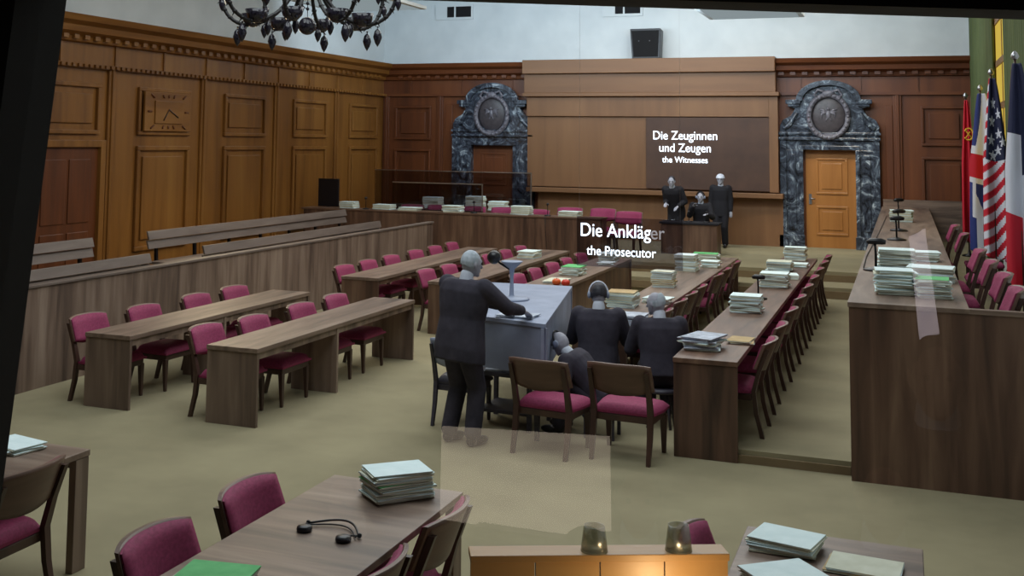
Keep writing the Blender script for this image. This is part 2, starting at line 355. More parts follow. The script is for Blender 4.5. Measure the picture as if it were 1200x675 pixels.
# --- two marble portals with doors
def portal(cx, zs, n):
    g = MB(); hw = 1.07; ow = .56; z0 = ZP; zt = 2.68; y0, y1 = YB-.22, YB-.005
    g.box(cx-hw, cx-ow, y0, y1, z0, zt); g.box(cx+ow, cx+hw, y0, y1, z0, zt)                       # jambs
    g.box(cx-hw-.03, cx-ow+.02, y0-.06, y0, z0, z0+.28); g.box(cx+ow-.02, cx+hw+.03, y0-.06, y0, z0, z0+.28)  # plinths
    for s_ in (-1, 1):
        a_, b_ = sorted((cx+s_*(ow+.0), cx+s_*(ow+.09))); g.box(a_, b_, y0-.05, y0, z0+.28, zt)
        a_, b_ = sorted((cx+s_*(hw-.14), cx+s_*hw)); g.box(a_, b_, y0-.05, y0, z0+.28, zt+.25)
        a_, b_ = sorted((cx+s_*(ow+.16), cx+s_*(hw-.2))); g.box(a_, b_, y0-.03, y0, z0+.4, zt-.1)
    g.box(cx-ow-.09, cx+ow+.09, y0-.05, y0, zt, zt+.10)
    out = [(cx-hw, zt), (cx-hw, 3.22), (cx-1.0, 3.36), (cx-.82, 3.46), (cx-.72, 3.62), (cx-.88, 3.66), (cx-.88, 3.80), (cx-.62, 3.80)]
    arc = [(cx+.62*math.cos(PI-PI*k/16)*1.0, 3.82+.42*math.sin(PI*k/16)) for k in range(17)]
    g.prism(out[:-1]+arc+[(2*cx-x_, z_) for x_, z_ in out[:-1][::-1]], y0, y1)
    # cap stones, arch band, string courses
    for s_ in (-1, 1):
        a_, b_ = sorted((cx+s_*.60, cx+s_*.93)); g.box(a_, b_, y0-.10, y0, 3.72, 3.82); 
        a_, b_ = sorted((cx+s_*.62, cx+s_*.88)); g.box(a_, b_, y0-.06, y0, 3.66, 3.72)
    pts_o = [(cx+.70*math.cos(PI*k/20), 3.80+.46*math.sin(PI*k/20)) for k in range(21)]; pts_i = [(cx+.56*math.cos(PI*k/20), 3.79+.35*math.sin(PI*k/20)) for k in range(21)]
    g.prism(pts_o+pts_i[::-1], y0-.12, y0)
    g.box(cx-hw-.03, cx+hw+.03, y0-.05, y0, 3.02, 3.08); g.box(cx-hw-.02, cx+hw+.02, y0-.08, y0, zt+.22, zt+.28)
    for s_ in (-1, 1):
        g.tube([(cx+s_*(.98-.30*k/6), y0-.02, 3.16+.36*(k/6)**1.5) for k in range(7)], [.05, .055, .06, .06, .055, .05, .04], 8)
    o = struct(g.build('trim_%d' % n, 'marble', bevel=.01))
    # oval cartouche: wreath, shield, eagle-like relief, keystone
    q = MB(); q.tube([(cx+.42*math.cos(2*PI*k/32), y0-.07, 3.44+.48*math.sin(2*PI*k/32)) for k in range(33)], .06, 8)
    for k in range(26): q.ball((cx+.42*math.cos(2*PI*k/26), y0-.12, 3.44+.48*math.sin(2*PI*k/26)), .035, 8)
    q.build('cartouche_wreath', 'cart', o)
    q = MB(); q.ball((cx, y0-.01, 3.47), 1, 28, (.37, .07, .43)); q.build('cartouche_shield', 'cartd', o)
    q = MB(); q.ball((cx, y0-.09, 3.48), 1, 12, (.05, .03, .10)); q.ball((cx, y0-.10, 3.61), .035, 10)
    for s_ in (-1, 1):
        for k in range(4): q.tube([(cx+s_*.03, y0-.085, 3.53), (cx+s_*(.11+.01*k), y0-.09, 3.58-.03*k), (cx+s_*(.20-.02*k), y0-.075, 3.60-.07*k)], [.016, .018, .008], 6)
        q.tube([(cx+s_*.02, y0-.08, 3.42), (cx+s_*.06, y0-.08, 3.33)], .012, 6)
    q.build('cartouche_bird_relief', 'cart', o)
    q = MB(); q.ball((cx, y0-.10, 3.95), 1, 12, (.14, .06, .08)); q.box(cx-.10, cx+.10, y0-.12, y0, 2.94, 3.06)
    for s_ in (-1, 1): q.tube([(cx+s_*.05, y0-.1, 3.98), (cx+s_*.22, y0-.1, 4.04), (cx+s_*.30, y0-.1, 3.92), (cx+s_*.22, y0-.1, 3.86)], .03, 6)
    q.build('cartouche_scroll', 'cart', o)
mottled('cart', (84, 82, 92), (124, 122, 132), (12, 12, 12), .35); mottled('cartd', (54, 50, 54), (80, 74, 78), (12, 12, 12), .4)
portal(-1.57, 0, 4); portal(-9.64, 0, 5)
def pdoor(cx, n, mat, label):
    d = struct(MB().box(cx-.56, cx+.56, YB-.05, YB-.005, ZP, 2.68).build('door_%d' % n, mat))
    m = MB()
    for z0, z1 in ((ZP+.28, 1.42), (1.68, 2.5)):
        for s_ in (0,):
            m.box(cx-.34, cx+.34, YB-.075, YB-.05, z0, z0+.05); m.box(cx-.34, cx+.34, YB-.075, YB-.05, z1-.05, z1)
            m.box(cx-.34, cx-.29, YB-.075, YB-.05, z0+.05, z1-.05); m.box(cx+.29, cx+.34, YB-.075, YB-.05, z0+.05, z1-.05)
            m.box(cx-.22, cx+.22, YB-.07, YB-.05, z0+.12, z1-.12)
    m.build('door_panel', mat, d, bevel=.008)
    h = MB().box(cx-.50, cx-.44, YB-.07, YB-.05, 1.45, 1.68).tube([(cx-.47, YB-.07, 1.58), (cx-.47, YB-.12, 1.58), (cx-.36, YB-.12, 1.57)], .014, 8)
    h.build('door_handle', 'silver_metal', d)
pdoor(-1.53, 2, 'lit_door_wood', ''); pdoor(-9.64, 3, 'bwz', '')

# --- wooden cladding between the portals (a folded screen)
sc = thing('wall_screen', 'broad plain brown wooden screen with beam and ledge covering the middle of back wall', 'wall screen', (-5.68, YB-.5, ZP))
def P(mb): return mb.xf(Matrix.Translation((5.68, -(YB-.5), -ZP)))
P(MB().box(-8.75, -2.70, 26.72, 27.2, 4.46, 4.80)).build('top_beam', 'scrx', sc, bevel=.01)
P(MB().box(-8.74, -2.70, 26.86, 27.2, 3.99, 4.46)).build('upper_band', 'scrx', sc, bevel=.01)
P(MB().box(-8.76, -2.62, 26.78, 27.2, 3.90, 3.99)).build('lip', 'scrx', sc, bevel=.01)
P(MB().box(-8.68, -2.68, 26.98, 27.2, 1.70, 3.90)).build('main_panel', 'scrz', sc, bevel=.005)
P(MB().box(-2.86, -2.66, 26.90, 26.98, 1.70, 3.90).box(-8.68, -2.86, 26.90, 26.98, 3.42, 3.90)).build('panel_border', 'scrz', sc, bevel=.005)
P(MB().box(-8.62, -2.55, 26.70, 27.2, 1.57, 1.68)).build('ledge', 'scrx', sc, bevel=.01)
P(MB().box(-8.4, -2.58, 27.0, 27.2, ZP, 1.57)).build('lower_panel', 'scrz', sc)
# caption board on the screen
def text(body, size, mat, parent, loc, rot=(PI/2, 0, 0), align='CENTER', name='lettering', ext=.004, sx=1):
    c = bpy.data.curves.new(name, 'FONT'); c.body = body; c.size = size; c.align_x = align; c.extrude = ext; c.offset = .004*size/.2
    c.offset = .0; tmp = bpy.data.objects.new(name, c); C.objects.link(tmp); c.resolution_u = 6
    me = bpy.data.meshes.new_from_object(tmp.evaluated_get(bpy.context.evaluated_depsgraph_get())); bpy.data.objects.remove(tmp)
    o = bpy.data.objects.new(name, me); C.objects.link(o); me.materials.clear(); me.materials.append(MATS[mat]); o.parent = parent; o.location = loc; o.rotation_euler = rot; o.scale = (sx, 1, 1)
    return o
cb = thing('caption_board', 'dark board with white lettering about the witnesses, mounted on the wooden screen', 'sign', (-4.28, 26.94, 1.72))
MB().box(-1.42, 1.42, -.02, .02, 0, 1.68).build('board', 'caption_board', cb, bevel=.004)
text('Die Zeuginnen', .29, 'text_white', cb, (-.50, -.03, 1.16), sx=.88); text('und Zeugen', .29, 'text_white', cb, (-.50, -.03, .87), sx=.88); text('the Witnesses', .20, 'text_white', cb, (-.50, -.03, .62), sx=.92)

# --- black loudspeaker on the cornice, slot windows in the upper wall
sp = thing('loudspeaker', 'black loudspeaker standing on the beam above the wooden screen', 'speaker', (-5.68, 26.96, 4.80))
MB().hexa([(-.33,-.16,0),(.33,-.16,0),(.33,.16,0),(-.33,.16,0),(-.38,-.16,.72),(.36,-.16,.72),(.36,.16,.68),(-.38,.16,.68)]).build('cabinet', 'black_plastic', sp, bevel=.015)
MB().hexa([(-.29,-.18,.04),(.29,-.18,.04),(.29,-.16,.04),(-.29,-.16,.04),(-.34,-.18,.67),(.32,-.18,.67),(.32,-.16,.67),(-.34,-.16,.67)]).build('front_grille', 'black_matte', sp)
for x in (-.16, .10): MB().ball((x, -.185, .42), .015, 8).build('screw', 'silver_metal', sp)
for i, (x0, x1, z0, z1) in enumerate(((-11.3, -10.26, 5.92, 6.3), (-6.85, -5.85, 5.88, 6.25), (-4.25, -3.4, 5.86, 6.2))):
    wo = struct(MB().box(x0+.06, x1-.06, YB-.03, YB-.01, z0+.06, z1-.04).build('window_%d' % (3+i), 'black_matte'))
    MB().box(x0, x1, YB-.05, YB-.005, z0, z0+.06).box(x0, x1, YB-.05, YB-.005, z1-.04, z1).box(x0, x0+.32, YB-.05, YB-.005, z0+.06, z1-.04).box(x1-.05, x1, YB-.05, YB-.005, z0+.06, z1-.04).box(x0+.52, x0+.56, YB-.05, YB-.005, z0+.06, z1-.04).build('window_frame', 'white_plaster', wo)

# ================================================================== FURNITURE
ORD = ['nearest', 'second nearest', 'third nearest', 'fourth nearest', 'fifth nearest', 'sixth nearest', 'seventh nearest', 'eighth nearest', 'ninth nearest', 'tenth nearest']
# ---- the upholstered chair (faces +Y, origin on the floor under the seat)
def make_chair(name, label, group=None, up='pink_upholstery', wd='chair_wood', shell='chair_shell_wood'):
    t = thing(name, label, 'chair', group=group)
    def seat(u, v):
        x = (u-.5)*(.46 if v > .5 else .46-.06*(1-2*v)); y = -.20+.43*v
        e = (1-(2*u-1)**6)*(1-(2*v-1)**6)
        return Vector((x, y, .415+.065*max(0, e)**.5))
    MB().grid(seat, 12, 12, lambda u, v: Vector((0, 0, .395-seat(u, v).z))).build('seat', up, t, bevel=0)
    s = MB(); s.box(-.21, .21, -.20, .21, .33, .392); s.build('seat_frame', wd, t, bevel=.008)
    def bk(u, v, off=0):
        w_ = .455-.02*v; x = (u-.5)*w_; z = .575+.29*v
        if v < .35: z += .05*(2*u-1)**2*(1-v/.35)           # curved lower edge
        if v > .8: z -= .018*(2*u-1)**4
        y = -.24-.36*(z-.5)+.07*(2*u-1)**2+off
        return Vector((x, y, z))
    def padth(u, v): e = max(0, (1-(2*u-1)**8)*(1-(2*v-1)**8)); return Vector((0, .012+.028*e**.5, 0))
    MB().grid(lambda u, v: bk(.02+.96*u, .03+.94*v), 12, 8, padth).build('backrest', up, t)
    MB().grid(lambda u, v: bk(u, v, -.004), 12, 8, Vector((0, -.022, 0))).build('back_shell', shell, t)
    for sx in (-1, 1):
        m = MB(); x = sx*.195
        m.hexa([(x-.014,.185,0),(x+.014,.185,0),(x+.014,.213,0),(x-.014,.213,0),(x-.022,.165,.345),(x+.022,.165,.345),(x+.022,.215,.345),(x-.022,.215,.345)])
        m.build('leg', wd, t, bevel=.004, seg=1)
        m = MB(); P_ = [(-.285, 0, .013), (-.235, .22, .018), (-.215, .42, .02), (-.262, .60, .017), (-.335, .80, .013)]
        for (ya, za, ra), (yb, zb, rb) in zip(P_, P_[1:]):
            m.hexa([(x-ra,ya-.018,za),(x+ra,ya-.018,za),(x+ra,ya+.018,za),(x-ra,ya+.018,za),(x-rb,yb-.018,zb),(x+rb,yb-.018,zb),(x+rb,yb+.018,zb),(x-rb,yb+.018,zb)])
        bmesh.ops.remove_doubles(m.bm, verts=m.bm.verts[:], dist=1e-5)
        m.build('leg', wd, t)
    return t
chair0 = make_chair('upholstered_chair', 'x'); chair0.scale = (1.32, 1.06, 1)
used = [False]
def chair(x, y, z, rot, label, group, jit=2.0):
    rot += R(random.uniform(-jit, jit))
    if not used[0]:
        used[0] = True; chair0.location = (x, y, z); chair0.rotation_euler = (0, 0, rot); chair0['label'] = label
        if group: chair0['group'] = group
        return chair0
    return dup(chair0, (x, y, z), rot, label, group)
FE, FW = -PI/2, PI/2        # facing east (+x) / west (-x)
# ---- slab-sided long tables
def long_table(name, label, x0, x1, y0, y1, zb, zt, slabs, modesty=None, wt='fwy', ws='fwz', th=.04, group='long wooden counsel tables'):
    cx, cy = (x0+x1)/2, (y0+y1)/2
    t = thing(name, label, 'table', (cx, cy, zb), group=group)
    hx, hy, h = (x1-x0)/2, (y1-y0)/2, zt-zb
    MB().box(-hx, hx, -hy, hy, h-.045, h).build('tabletop', wt, t, bevel=.004)
    for s_ in slabs:
        yy = s_-cy; MB().box(-hx+.005, hx-.005, yy-th/2, yy+th/2, 0, h-.047).build('side_panel', ws, t, bevel=.003)
    MB().box(-hx+.05, hx-.02, -hy+.06, hy-.06, h-.11, h-.047).build('apron', ws, t) if modesty is None else None
    if modesty is not None:
        MB().box(modesty-cx-.012, modesty-cx+.012, -hy+.05, hy-.05, .06, h-.047).build('front_panel', ws, t)
    return t
long_table('long_table', 'grey-brown slab-sided table closest to the low partition, four chairs behind it', -7.96, -7.39, 9.77, 13.58, 0, .75, (9.8, 11.55, 13.55))
long_table('long_table', 'grey-brown slab-sided table standing parallel in front of the first one, nearer the room centre', -6.43, -5.85, 9.71, 13.54, 0, .75, (9.74, 11.42, 13.51))
long_table('long_table', 'long brown table farther back along the partition with six chairs behind it', -7.85, -7.24, 15.37, 20.7, 0, .75, (15.4, 18.0, 20.66), wt='fwy', ws='dwz')
long_table('long_table', 'brown table in the middle rows, its near end behind the standing white-haired man', -6.46, -5.87, 15.4, 20.9, 0, .75, (15.43, 18.0, 20.87), ws='dwz')
long_table('long_table', 'brown panel-fronted table carrying the green-topped folders and two small balls', -5.1, -4.5, 14.6, 20.05, 0, .75, (14.63, 20.02), modesty=-4.54, ws='dwz')
long_table('long_table', 'brown table of the left row of papers, in front of the seated men', -3.41, -2.80, 12.2, 21.1, 0, .75, (12.23, 21.07), modesty=-3.38, ws='dwz')
long_table('long_table', 'long paper-covered table beside the low carpeted step', -1.97, -1.40, 10.42, 20.4, 0, .87, (10.45,), modesty=-1.93, wt='dwy', ws='dwz')
g = 'chairs behind the table by the partition'
for i, y in enumerate((10.15, 10.95, 12.0, 12.85)): chair(-7.80+(-.12 if i == 0 else 0), y, 0, FE, 'pink upholstered chair, %s of four behind the table closest to the low partition' % ORD[i], g)
g = 'chairs behind the second front table'
for i, y in enumerate((10.11, 10.83, 11.87, 12.75)): chair(-6.27+(-.12 if i == 0 else 0), y, 0, FE, 'pink upholstered chair, %s of four behind the front table nearer the room centre' % ORD[i], g)
g = 'chairs behind the far table along the partition'
for i, y in enumerate((15.76, 16.6, 17.48, 18.5, 19.4, 20.25)): chair(-7.69, y, 0, FE, 'pink chair, %s of six behind the far table along the partition' % ORD[i], g)
g = 'chairs behind the middle table'
for i, y in enumerate((15.83, 16.6, 18.42, 19.35, 20.2)): chair(-6.30-(.06 if i == 0 else 0), y, 0, FE, 'pink chair, %s of five behind the table whose end the standing man hides' % ORD[i], g)
g = 'chairs behind the table with the green folders'
for i, y in enumerate((15.9, 16.75, 17.65, 18.5, 19.4)): chair(-4.94, y, 0, FE, 'pink chair, %s of five behind the table with the green-topped folders' % ORD[i], g)
g = 'chairs along the left row of papers'
for i, y in enumerate((13.4, 14.35, 15.1, 15.9, 17.4, 18.25, 19.4)): chair(-2.95, y, 0, FW, 'wooden-backed pink chair, %s of seven at the left paper row' % ORD[i], g, 3)
g = 'chairs along the right row of papers'
for i, y in enumerate((11.2, 12.2, 13.4, 14.55, 15.7, 16.8, 17.9, 19.0, 20.0)): chair(-1.55, y, .11, FW, 'wooden-backed pink chair, %s of nine lined up on the low carpeted step' % ORD[i], g, 3)
chair(-2.28, 12.5, 0, R(-80), 'pink chair standing in the gap between the two paper-covered tables', None)
chair(-3.02, 10.20, 0, R(-8), 'pink-seated chair with its rounded back to the viewer, below the bowed bald man', None, 0)
chair(-2.34, 10.32, 0, R(-4), 'pink-seated chair turned away, next to the near end of the long paper-covered table', None, 0)

# ---- foreground tables on legs
def leg_table(label, x0, x1, y0, y1, zt=.75):
    cx, cy = (x0+x1)/2, (y0+y1)/2; hx, hy = (x1-x0)/2, (y1-y0)/2
    t = thing('desk', label, 'table', (cx, cy, 0), group='foreground tables on legs')
    MB().box(-hx, hx, -hy, hy, zt-.04, zt).build('tabletop', 'fwx', t, bevel=.005)
    MB().box(-hx+.10, hx-.10, hy-.06, hy-.035, zt-.12, zt-.042).box(-hx+.10, hx-.10, -hy+.035, -hy+.06, zt-.12, zt-.042).build('apron', 'fwx', t)
    for sx in (-1, 1):
        for sy in (-1, 1):
            a, b = sorted((sx*(hx-.005), sx*(hx-.06))); c, d = sorted((sy*(hy-.005), sy*(hy-.13)))
            MB().box(a, b, c, d, 0, zt-.042).build('leg', 'fwz', t, bevel=.004)
    return t
leg_table('near wooden table with a headset and a stack of white folders', -3.26, -2.42, 3.75, 6.35)
leg_table('wooden table cut by the black window frame, with a few loose papers', -5.78, -4.97, 4.3, 6.20)
leg_table('near table covered with white papers and an old yellowed folder', -.82, .05, 5.4, 6.43)
chair(-3.12, 5.66, 0, FE, 'pink chair behind the headset table, farther of the two', 'chairs at the headset table', 1)
chair(-3.12, 4.80, 0, FE, 'pink chair behind the headset table, partly hidden by the green folder', 'chairs at the headset table', 1)
chair(-2.60, 5.72, 0, FW, 'brown chair with its wooden back to the viewer beside the headset table', 'chairs at the headset table', 1)
chair(-2.60, 4.9, 0, FW, 'brown chair cut by the picture edge beside the headset table', 'chairs at the headset table', 1)
chair(-5.12, 5.45, 0, FW, 'curved wooden-backed chair with pink seat by the black window frame', None, 1)
chair(-.68, 5.86, 0, FE, 'dark red chair top rising behind the pale warm-lit counter', None, 1)

# ---- pale counter with two mirrored lampshades built as solids
ct = thing('counter', 'pale wooden counter front lit by a warm lamp, low in the picture', 'counter', (-1.73, 4.63, 0), math.atan2(.47, 1.0))
L_ = math.hypot(1.0, .47)
MB().box(0, L_, -.02, .10, 1.02, 1.05).build('worktop', 'pale_counter_wood', ct, bevel=.003)
for k in range(4): MB().box(L_*k/4+.003, L_*(k+1)/4-.003, 0, .03, 0, 1.018).build('front_panel', 'pale_counter_wood', ct)
MB().box(.02, L_-.02, .03, .09, 0, .05).build('plinth', 'pale_counter_wood', ct)
cl = thing('added_counter_lamp', 'small warm lamp added out of view to light the counter front', 'lamp', (-.88, 4.93, .72), math.atan2(.47, 1.0))  # added fixture, unseen below the frame, to warm the counter front
MB().tube([(0, .07, 0), (0, -.10, .02)], .008, 8).build('arm', 'black_metal', cl)
MB().tube([(-.10, -.12, .02), (.10, -.12, .02)], .02, 10).build('bulb', 'lamp_glow', cl)
pl = bpy.data.lights.new('counter_light', 'POINT'); pl.energy = 7.0; pl.color = (1, .72, .38); pl.shadow_soft_size = .06
plo = bpy.data.objects.new('counter_light', pl); C.objects.link(plo); plo.location = (-.86, 4.72, .86)
for i, px_ in enumerate((.47, .80)):  # lampshades reflected in the pane, modelled as solid glass shapes
    gx = -1.73+px_*1.0; gy = 4.63+px_*.47+.03
    gl = MB().lathe([(.0, .0), (.058, .0), (.045, .105), (.041, .105), (.053, .006), (0, .006)], (0, 0, 0), 24).build('lampshade_reflection', 'lampshade_reflection_glass', loc=(gx, gy, 1.051))
    tag(gl, 'solid shape of a mirrored lampshade on the counter, %s' % ('standing in the dimmer middle part' if i == 0 else 'closer to the warm lamp glow'), 'glass', 'mirrored lampshade shapes on the counter')

# ---- low partition, benches
pt = thing('low_partition', 'low wooden partition wall between the public benches and the tables', 'partition', (-8.98, 15.6, 0))
MB().box(-.04, .04, -9.6, 5.95, 0, 1.11).build('partition_panel', 'fwz', pt)
MB().box(-.07, .06, -9.6, 5.97, 1.11, 1.14).build('top_rail', 'bench_wood', pt, bevel=.004)
def bench(label, X, y0, y1, ztop, board=.13):
    b = thing('public_bench', label, 'bench', (X, (y0+y1)/2, 0), group='public benches behind the partition'); L2 = (y1-y0)/2
    for k in range(2):
        z1 = ztop-k*(board+.012)
        MB().hexa([(0,-L2,z1-board),(.03,-L2,z1-board),(.03,L2,z1-board),(0,L2,z1-board),(-.04,-L2,z1),(-.01,-L2,z1),(-.01,L2,z1),(-.04,L2,z1)]).build('back_board', 'bench_wood', b, bevel=.004)
    MB().box(.04, .48, -L2, L2, ztop-.50, ztop-.46).build('seat_board', 'bench_wood', b, bevel=.004)
    n = max(2, int(L2*2/1.1)+1)
    for k in range(n):
        y = -L2+.25+(2*L2-.5)*k/(n-1)
        MB().hexa([(.0,y-.025,0),(.06,y-.025,0),(.06,y+.025,0),(.0,y+.025,0),(-.05,y-.025,ztop-.16),(-.01,y-.025,ztop-.16),(-.01,y+.025,ztop-.16),(-.05,y+.025,ztop-.16)]).box(.04, .46, y-.025, y+.025, ztop-.54, ztop-.505).box(.40, .46, y-.025, y+.025, 0, ztop-.54).build('bench_support', 'black_metal', b)
bench('long slatted bench back against the wall panelling, the longer of the rear benches', -11.0, 14.9, 21.7, 1.31)
bench('short slatted rear bench next to the black window frame', -11.0, 11.6, 13.6, 1.31)
bench('long slatted bench directly behind the low partition, running to the far end', -10.0, 14.95, 21.3, 1.13)
bench('shorter slatted bench directly behind the partition, beside the black window frame', -10.0, 10.4, 13.62, 1.13)

# ---- witness dock counter at the back
dk = thing('dock_counter', 'long brown panelled counter at the back, papers lined along its top', 'counter', (-9.1, 22.24, 0))
MB().box(-3.2, 3.48, -.03, .02, 0, 1.25).build('counter_front', 'dwz', dk)
MB().box(-3.25, 3.5, -.05, .50, 1.25, 1.285).build('counter_top', 'dwx', dk, bevel=.004)
MB().box(3.42, 3.48, .07, .48, ZP, 1.25).build('end_panel', 'dwz', dk)
g = 'chairs in the dock behind the long counter'
for i, (x, y, rz) in enumerate(((-10.35, 23.4, 180), (-9.7, 23.5, 180), (-8.9, 23.5, 180), (-8.2, 23.5, 180), (-6.9, 24.3, 180), (-6.2, 24.4, 180))):
    chair(x, y, ZP, R(rz), 'pink chair behind the long back counter, %s from its partition end' % ['first', 'second', 'third', 'fourth', 'fifth', 'sixth'][i], g, 4)
chair(-5.45, 23.6, ZP, R(175), 'pink chair standing free just past the open end of the back counter', None, 0)
chair(-7.35, 23.2, ZP, R(180), 'pink chair right behind the white papers in the middle of back counter', g, 3)
# glass screens in the dock
def glass_screen(label, x0, x1, y, z0, z1, mat='tinted_glass'):
    t = thing('glass_screen', label, 'glass screen', ((x0+x1)/2, y, z0)); h = (x1-x0)/2
    MB().box(-h, h, -.006, .006, 0, z1-z0).build('pane', mat, t)
    MB().box(-h, h, -.011, .011, z1-z0, z1-z0+.02).box(h-.02, h, -.011, .011, 0, z1-z0).build('edge_rail', 'silver_metal', t)
    MB().box(-h, h, -.03, .03, 0, .015).build('foot_rail', 'black_metal', t)
    return t
glass_screen('dark tinted glass screen standing on the back counter in front of dock chairs', -10.4, -8.3, 22.74, 1.286, 1.86)
glass_screen('longer tinted glass screen behind the dock chairs, before the marble portal', -12.0, -8.0, 25.2, ZP, 2.05)
bx = tag(MB().box(-.25, .25, -.03, .03, 0, .62).build('dark_cabinet_screen', 'black_plastic', loc=(-12.05, 22.9, ZP+.80)), 'dark upright monitor at the corner end of the back counter', 'monitor')
MB().box(-.04, .04, -.03, .03, -.80, 0).box(-.2, .2, -.15, .15, -.80, -.78).build('monitor_stand', 'black_metal', bx)
for i, x in enumerate((-10.1, -8.9)):
    t = thing('side_table', 'small dark table in the dock behind the glass, %s portal' % ('farther from the' if i == 0 else 'before the marble'), 'table', (x, 24.6, ZP), group='dock side tables')
    MB().box(-.55, .55, -.25, .25, .70, .74).build('tabletop', 'dwx', t)
    for sx in (-.5, .5):
        for sy in (-.2, .2): MB().box(sx-.02, sx+.02, sy-.02, sy+.02, 0, .70).build('leg', 'black_metal', t)

# ---- judges' dais
ds = thing('judges_bench', 'high brown judges bench with a tall blank front panel', 'judges bench', (-.46, 10.3, 0))
MB().box(0, 1.90, 0, .05, 0, 1.43).build('front_panel', 'dwz', ds)
MB().box(0, .04, .05, 16.6, 0, 1.43).build('side_panel', 'dwz', ds)
MB().box(-.01, .93, -.01, 16.6, 1.43, 1.47).build('bench_top', 'fwy', ds, bevel=.004)
MB().box(.93, 1.90, -.01, .07, 1.43, 1.47).build('top_rail', 'fwx', ds, bevel=.004)
struct(MB().box(-.40, XR, 10.37, 26.9, 0, .75).build('floor_dais', 'carpet'))
bs = tag(MB().box(-.45, 1.22, 26.93, 26.98, 0, 1.62).build('back_screen', 'fwx', bevel=.004), 'low wooden screen closing the far end of the judges bench', 'screen')
g = 'chairs behind the judges bench'
for i, y in enumerate((10.80, 11.95, 13.25, 14.6, 17.2, 19.0)):
    chair((.38, .37, .34, .31, .25, .21)[i]+.14, y, .75, FW, 'dark pink chair behind the high judges bench, %s of six' % ORD[i], g, 3)
stl = thing('padded_stool', 'pink padded stool between the judges chairs and the flags', 'stool', (.98, 17.2, .75))
MB().box(-.24, .24, -.2, .2, .42, .48).build('seat', 'pink_upholstery', stl, bevel=.025, seg=3)
for sx in (-.2, .2):
    for sy in (-.16, .16): MB().box(sx-.018, sx+.018, sy-.018, sy+.018, 0, .42).build('leg', 'chair_wood', stl)
chair(.92, 15.6, .75, FW, 'pink chair half hidden behind the French flag', None)

# ================================================================== FOLDERS AND PAPERS
def folder_mesh(w, d, t, mats, sheets=3):
    m = MB()
    z = 0
    for k in range(sheets):
        tt = t/sheets*.86; dx, dy, a = random.uniform(-.006, .006), random.uniform(-.006, .006), R(random.uniform(-2.5, 2.5))
        n0 = len(m.bm.verts)
        bend = random.uniform(.0, .004)
        m.box(-w/2, w/2, -d/2, d/2, z, z+tt, 0 if k < sheets-1 else 1)
        m.bm.verts.ensure_lookup_table()
        for v in m.bm.verts[n0:]:
            x_, y_ = v.co.x, v.co.y; v.co.x = x_*math.cos(a)-y_*math.sin(a)+dx; v.co.y = x_*math.sin(a)+y_*math.cos(a)+dy
        z += t/sheets
    return m
FV = {}
def folder_src(kind, w, d, t, v):
    key = (kind, w, d, t, v)
    if key not in FV:
        mats = {'w': ('paper_cream', 'paper_white'), 'c': ('paper_white', 'paper_cream'), 't': ('paper_cream', 'paper_tan'), 'g': ('paper_cream', 'paper_green'), 'h': ('paper_grey', 'paper_grey')}[kind]
        o = folder_mesh(w, d, t, mats).build('document_folder', mats); me = o.data; bpy.data.objects.remove(o); FV[key] = me
    return FV[key]
def stack(x, y, z, n, where, top='w', w=.22, d=.31, t=.018, yaw=0, jit=7, sl=.012, mix='wwwc', group=None):
    for k in range(n):
        kind = top if k == n-1 else random.choice(mix)
        me = folder_src(kind, w, d, t, random.randint(0, 3))
        o = bpy.data.objects.new('document_folder', me); C.objects.link(o)
        o.location = (x+random.uniform(-sl, sl), y+random.uniform(-sl, sl), z+.001+k*(t+.0012)); o.rotation_euler = (0, 0, R(yaw+random.uniform(-jit, jit)))
        cn = {'w': 'white', 'g': 'green-covered', 't': 'tan', 'c': 'cream', 'h': 'grey'}[top]
        if k == n-1: tag(o, ('%s topmost folder of pile %s' if n > 1 else '%s folder lying %s') % (cn, where), 'folder', 'folders '+(group or where))
        else: tag(o, 'lower folder in pile %s' % where, 'folder', 'folders '+(group or where))
T = .752
# middle table papers
stack(-6.15, 19.3, T, 4, 'on the middle table, behind the round microphone', w=.3, d=.42, t=.03)
stack(-4.78, 17.2, T, 5, 'with green cover on the middle table', 'g', w=.30, d=.42, t=.026)
stack(-4.74, 16.2, T, 2, 'beside the two small balls', 'c', w=.3, d=.5, t=.015, jit=15)
stack(-4.78, 19.5, T, 5, 'at the far end of the table with the green folders', w=.28, d=.4, t=.026)
stack(-4.66, 18.85, T, 2, 'before the far pile on the table with the green folders', w=.24, d=.3, t=.02, jit=12)
# left paper row
stack(-3.30, 14.2, T, 8, 'at the near end of the left paper row', 't', w=.34, d=.34, t=.022, mix='wct')
stack(-2.98, 14.75, T, 3, 'fanned out behind the two seated men', 'w', w=.34, d=.30, t=.02, jit=20)
stack(-3.22, 16.4, T, 8, 'standing alone midway on the left paper row', 'c', w=.30, d=.3, t=.027, mix='ct')
stack(-3.28, 18.6, T, 9, 'tallest on the left paper row', 'w', w=.32, d=.34, t=.028)
stack(-3.0, 19.3, T, 4, 'beside the tallest pile on the left paper row', w=.28, d=.3, t=.026, jit=14)
stack(-3.25, 20.4, T, 5, 'at the far end of the left paper row', 'g', w=.42, d=.32, t=.024)
stack(-2.98, 12.9, T, 5, 'hidden between the two seated men', 'h', w=.5, d=.36, t=.02, mix='h', jit=14)
stack(-3.25, 12.4, T, 4, 'grey and loose beside the man with headphones', 'h', w=.34, d=.26, t=.016, mix='h', jit=25)
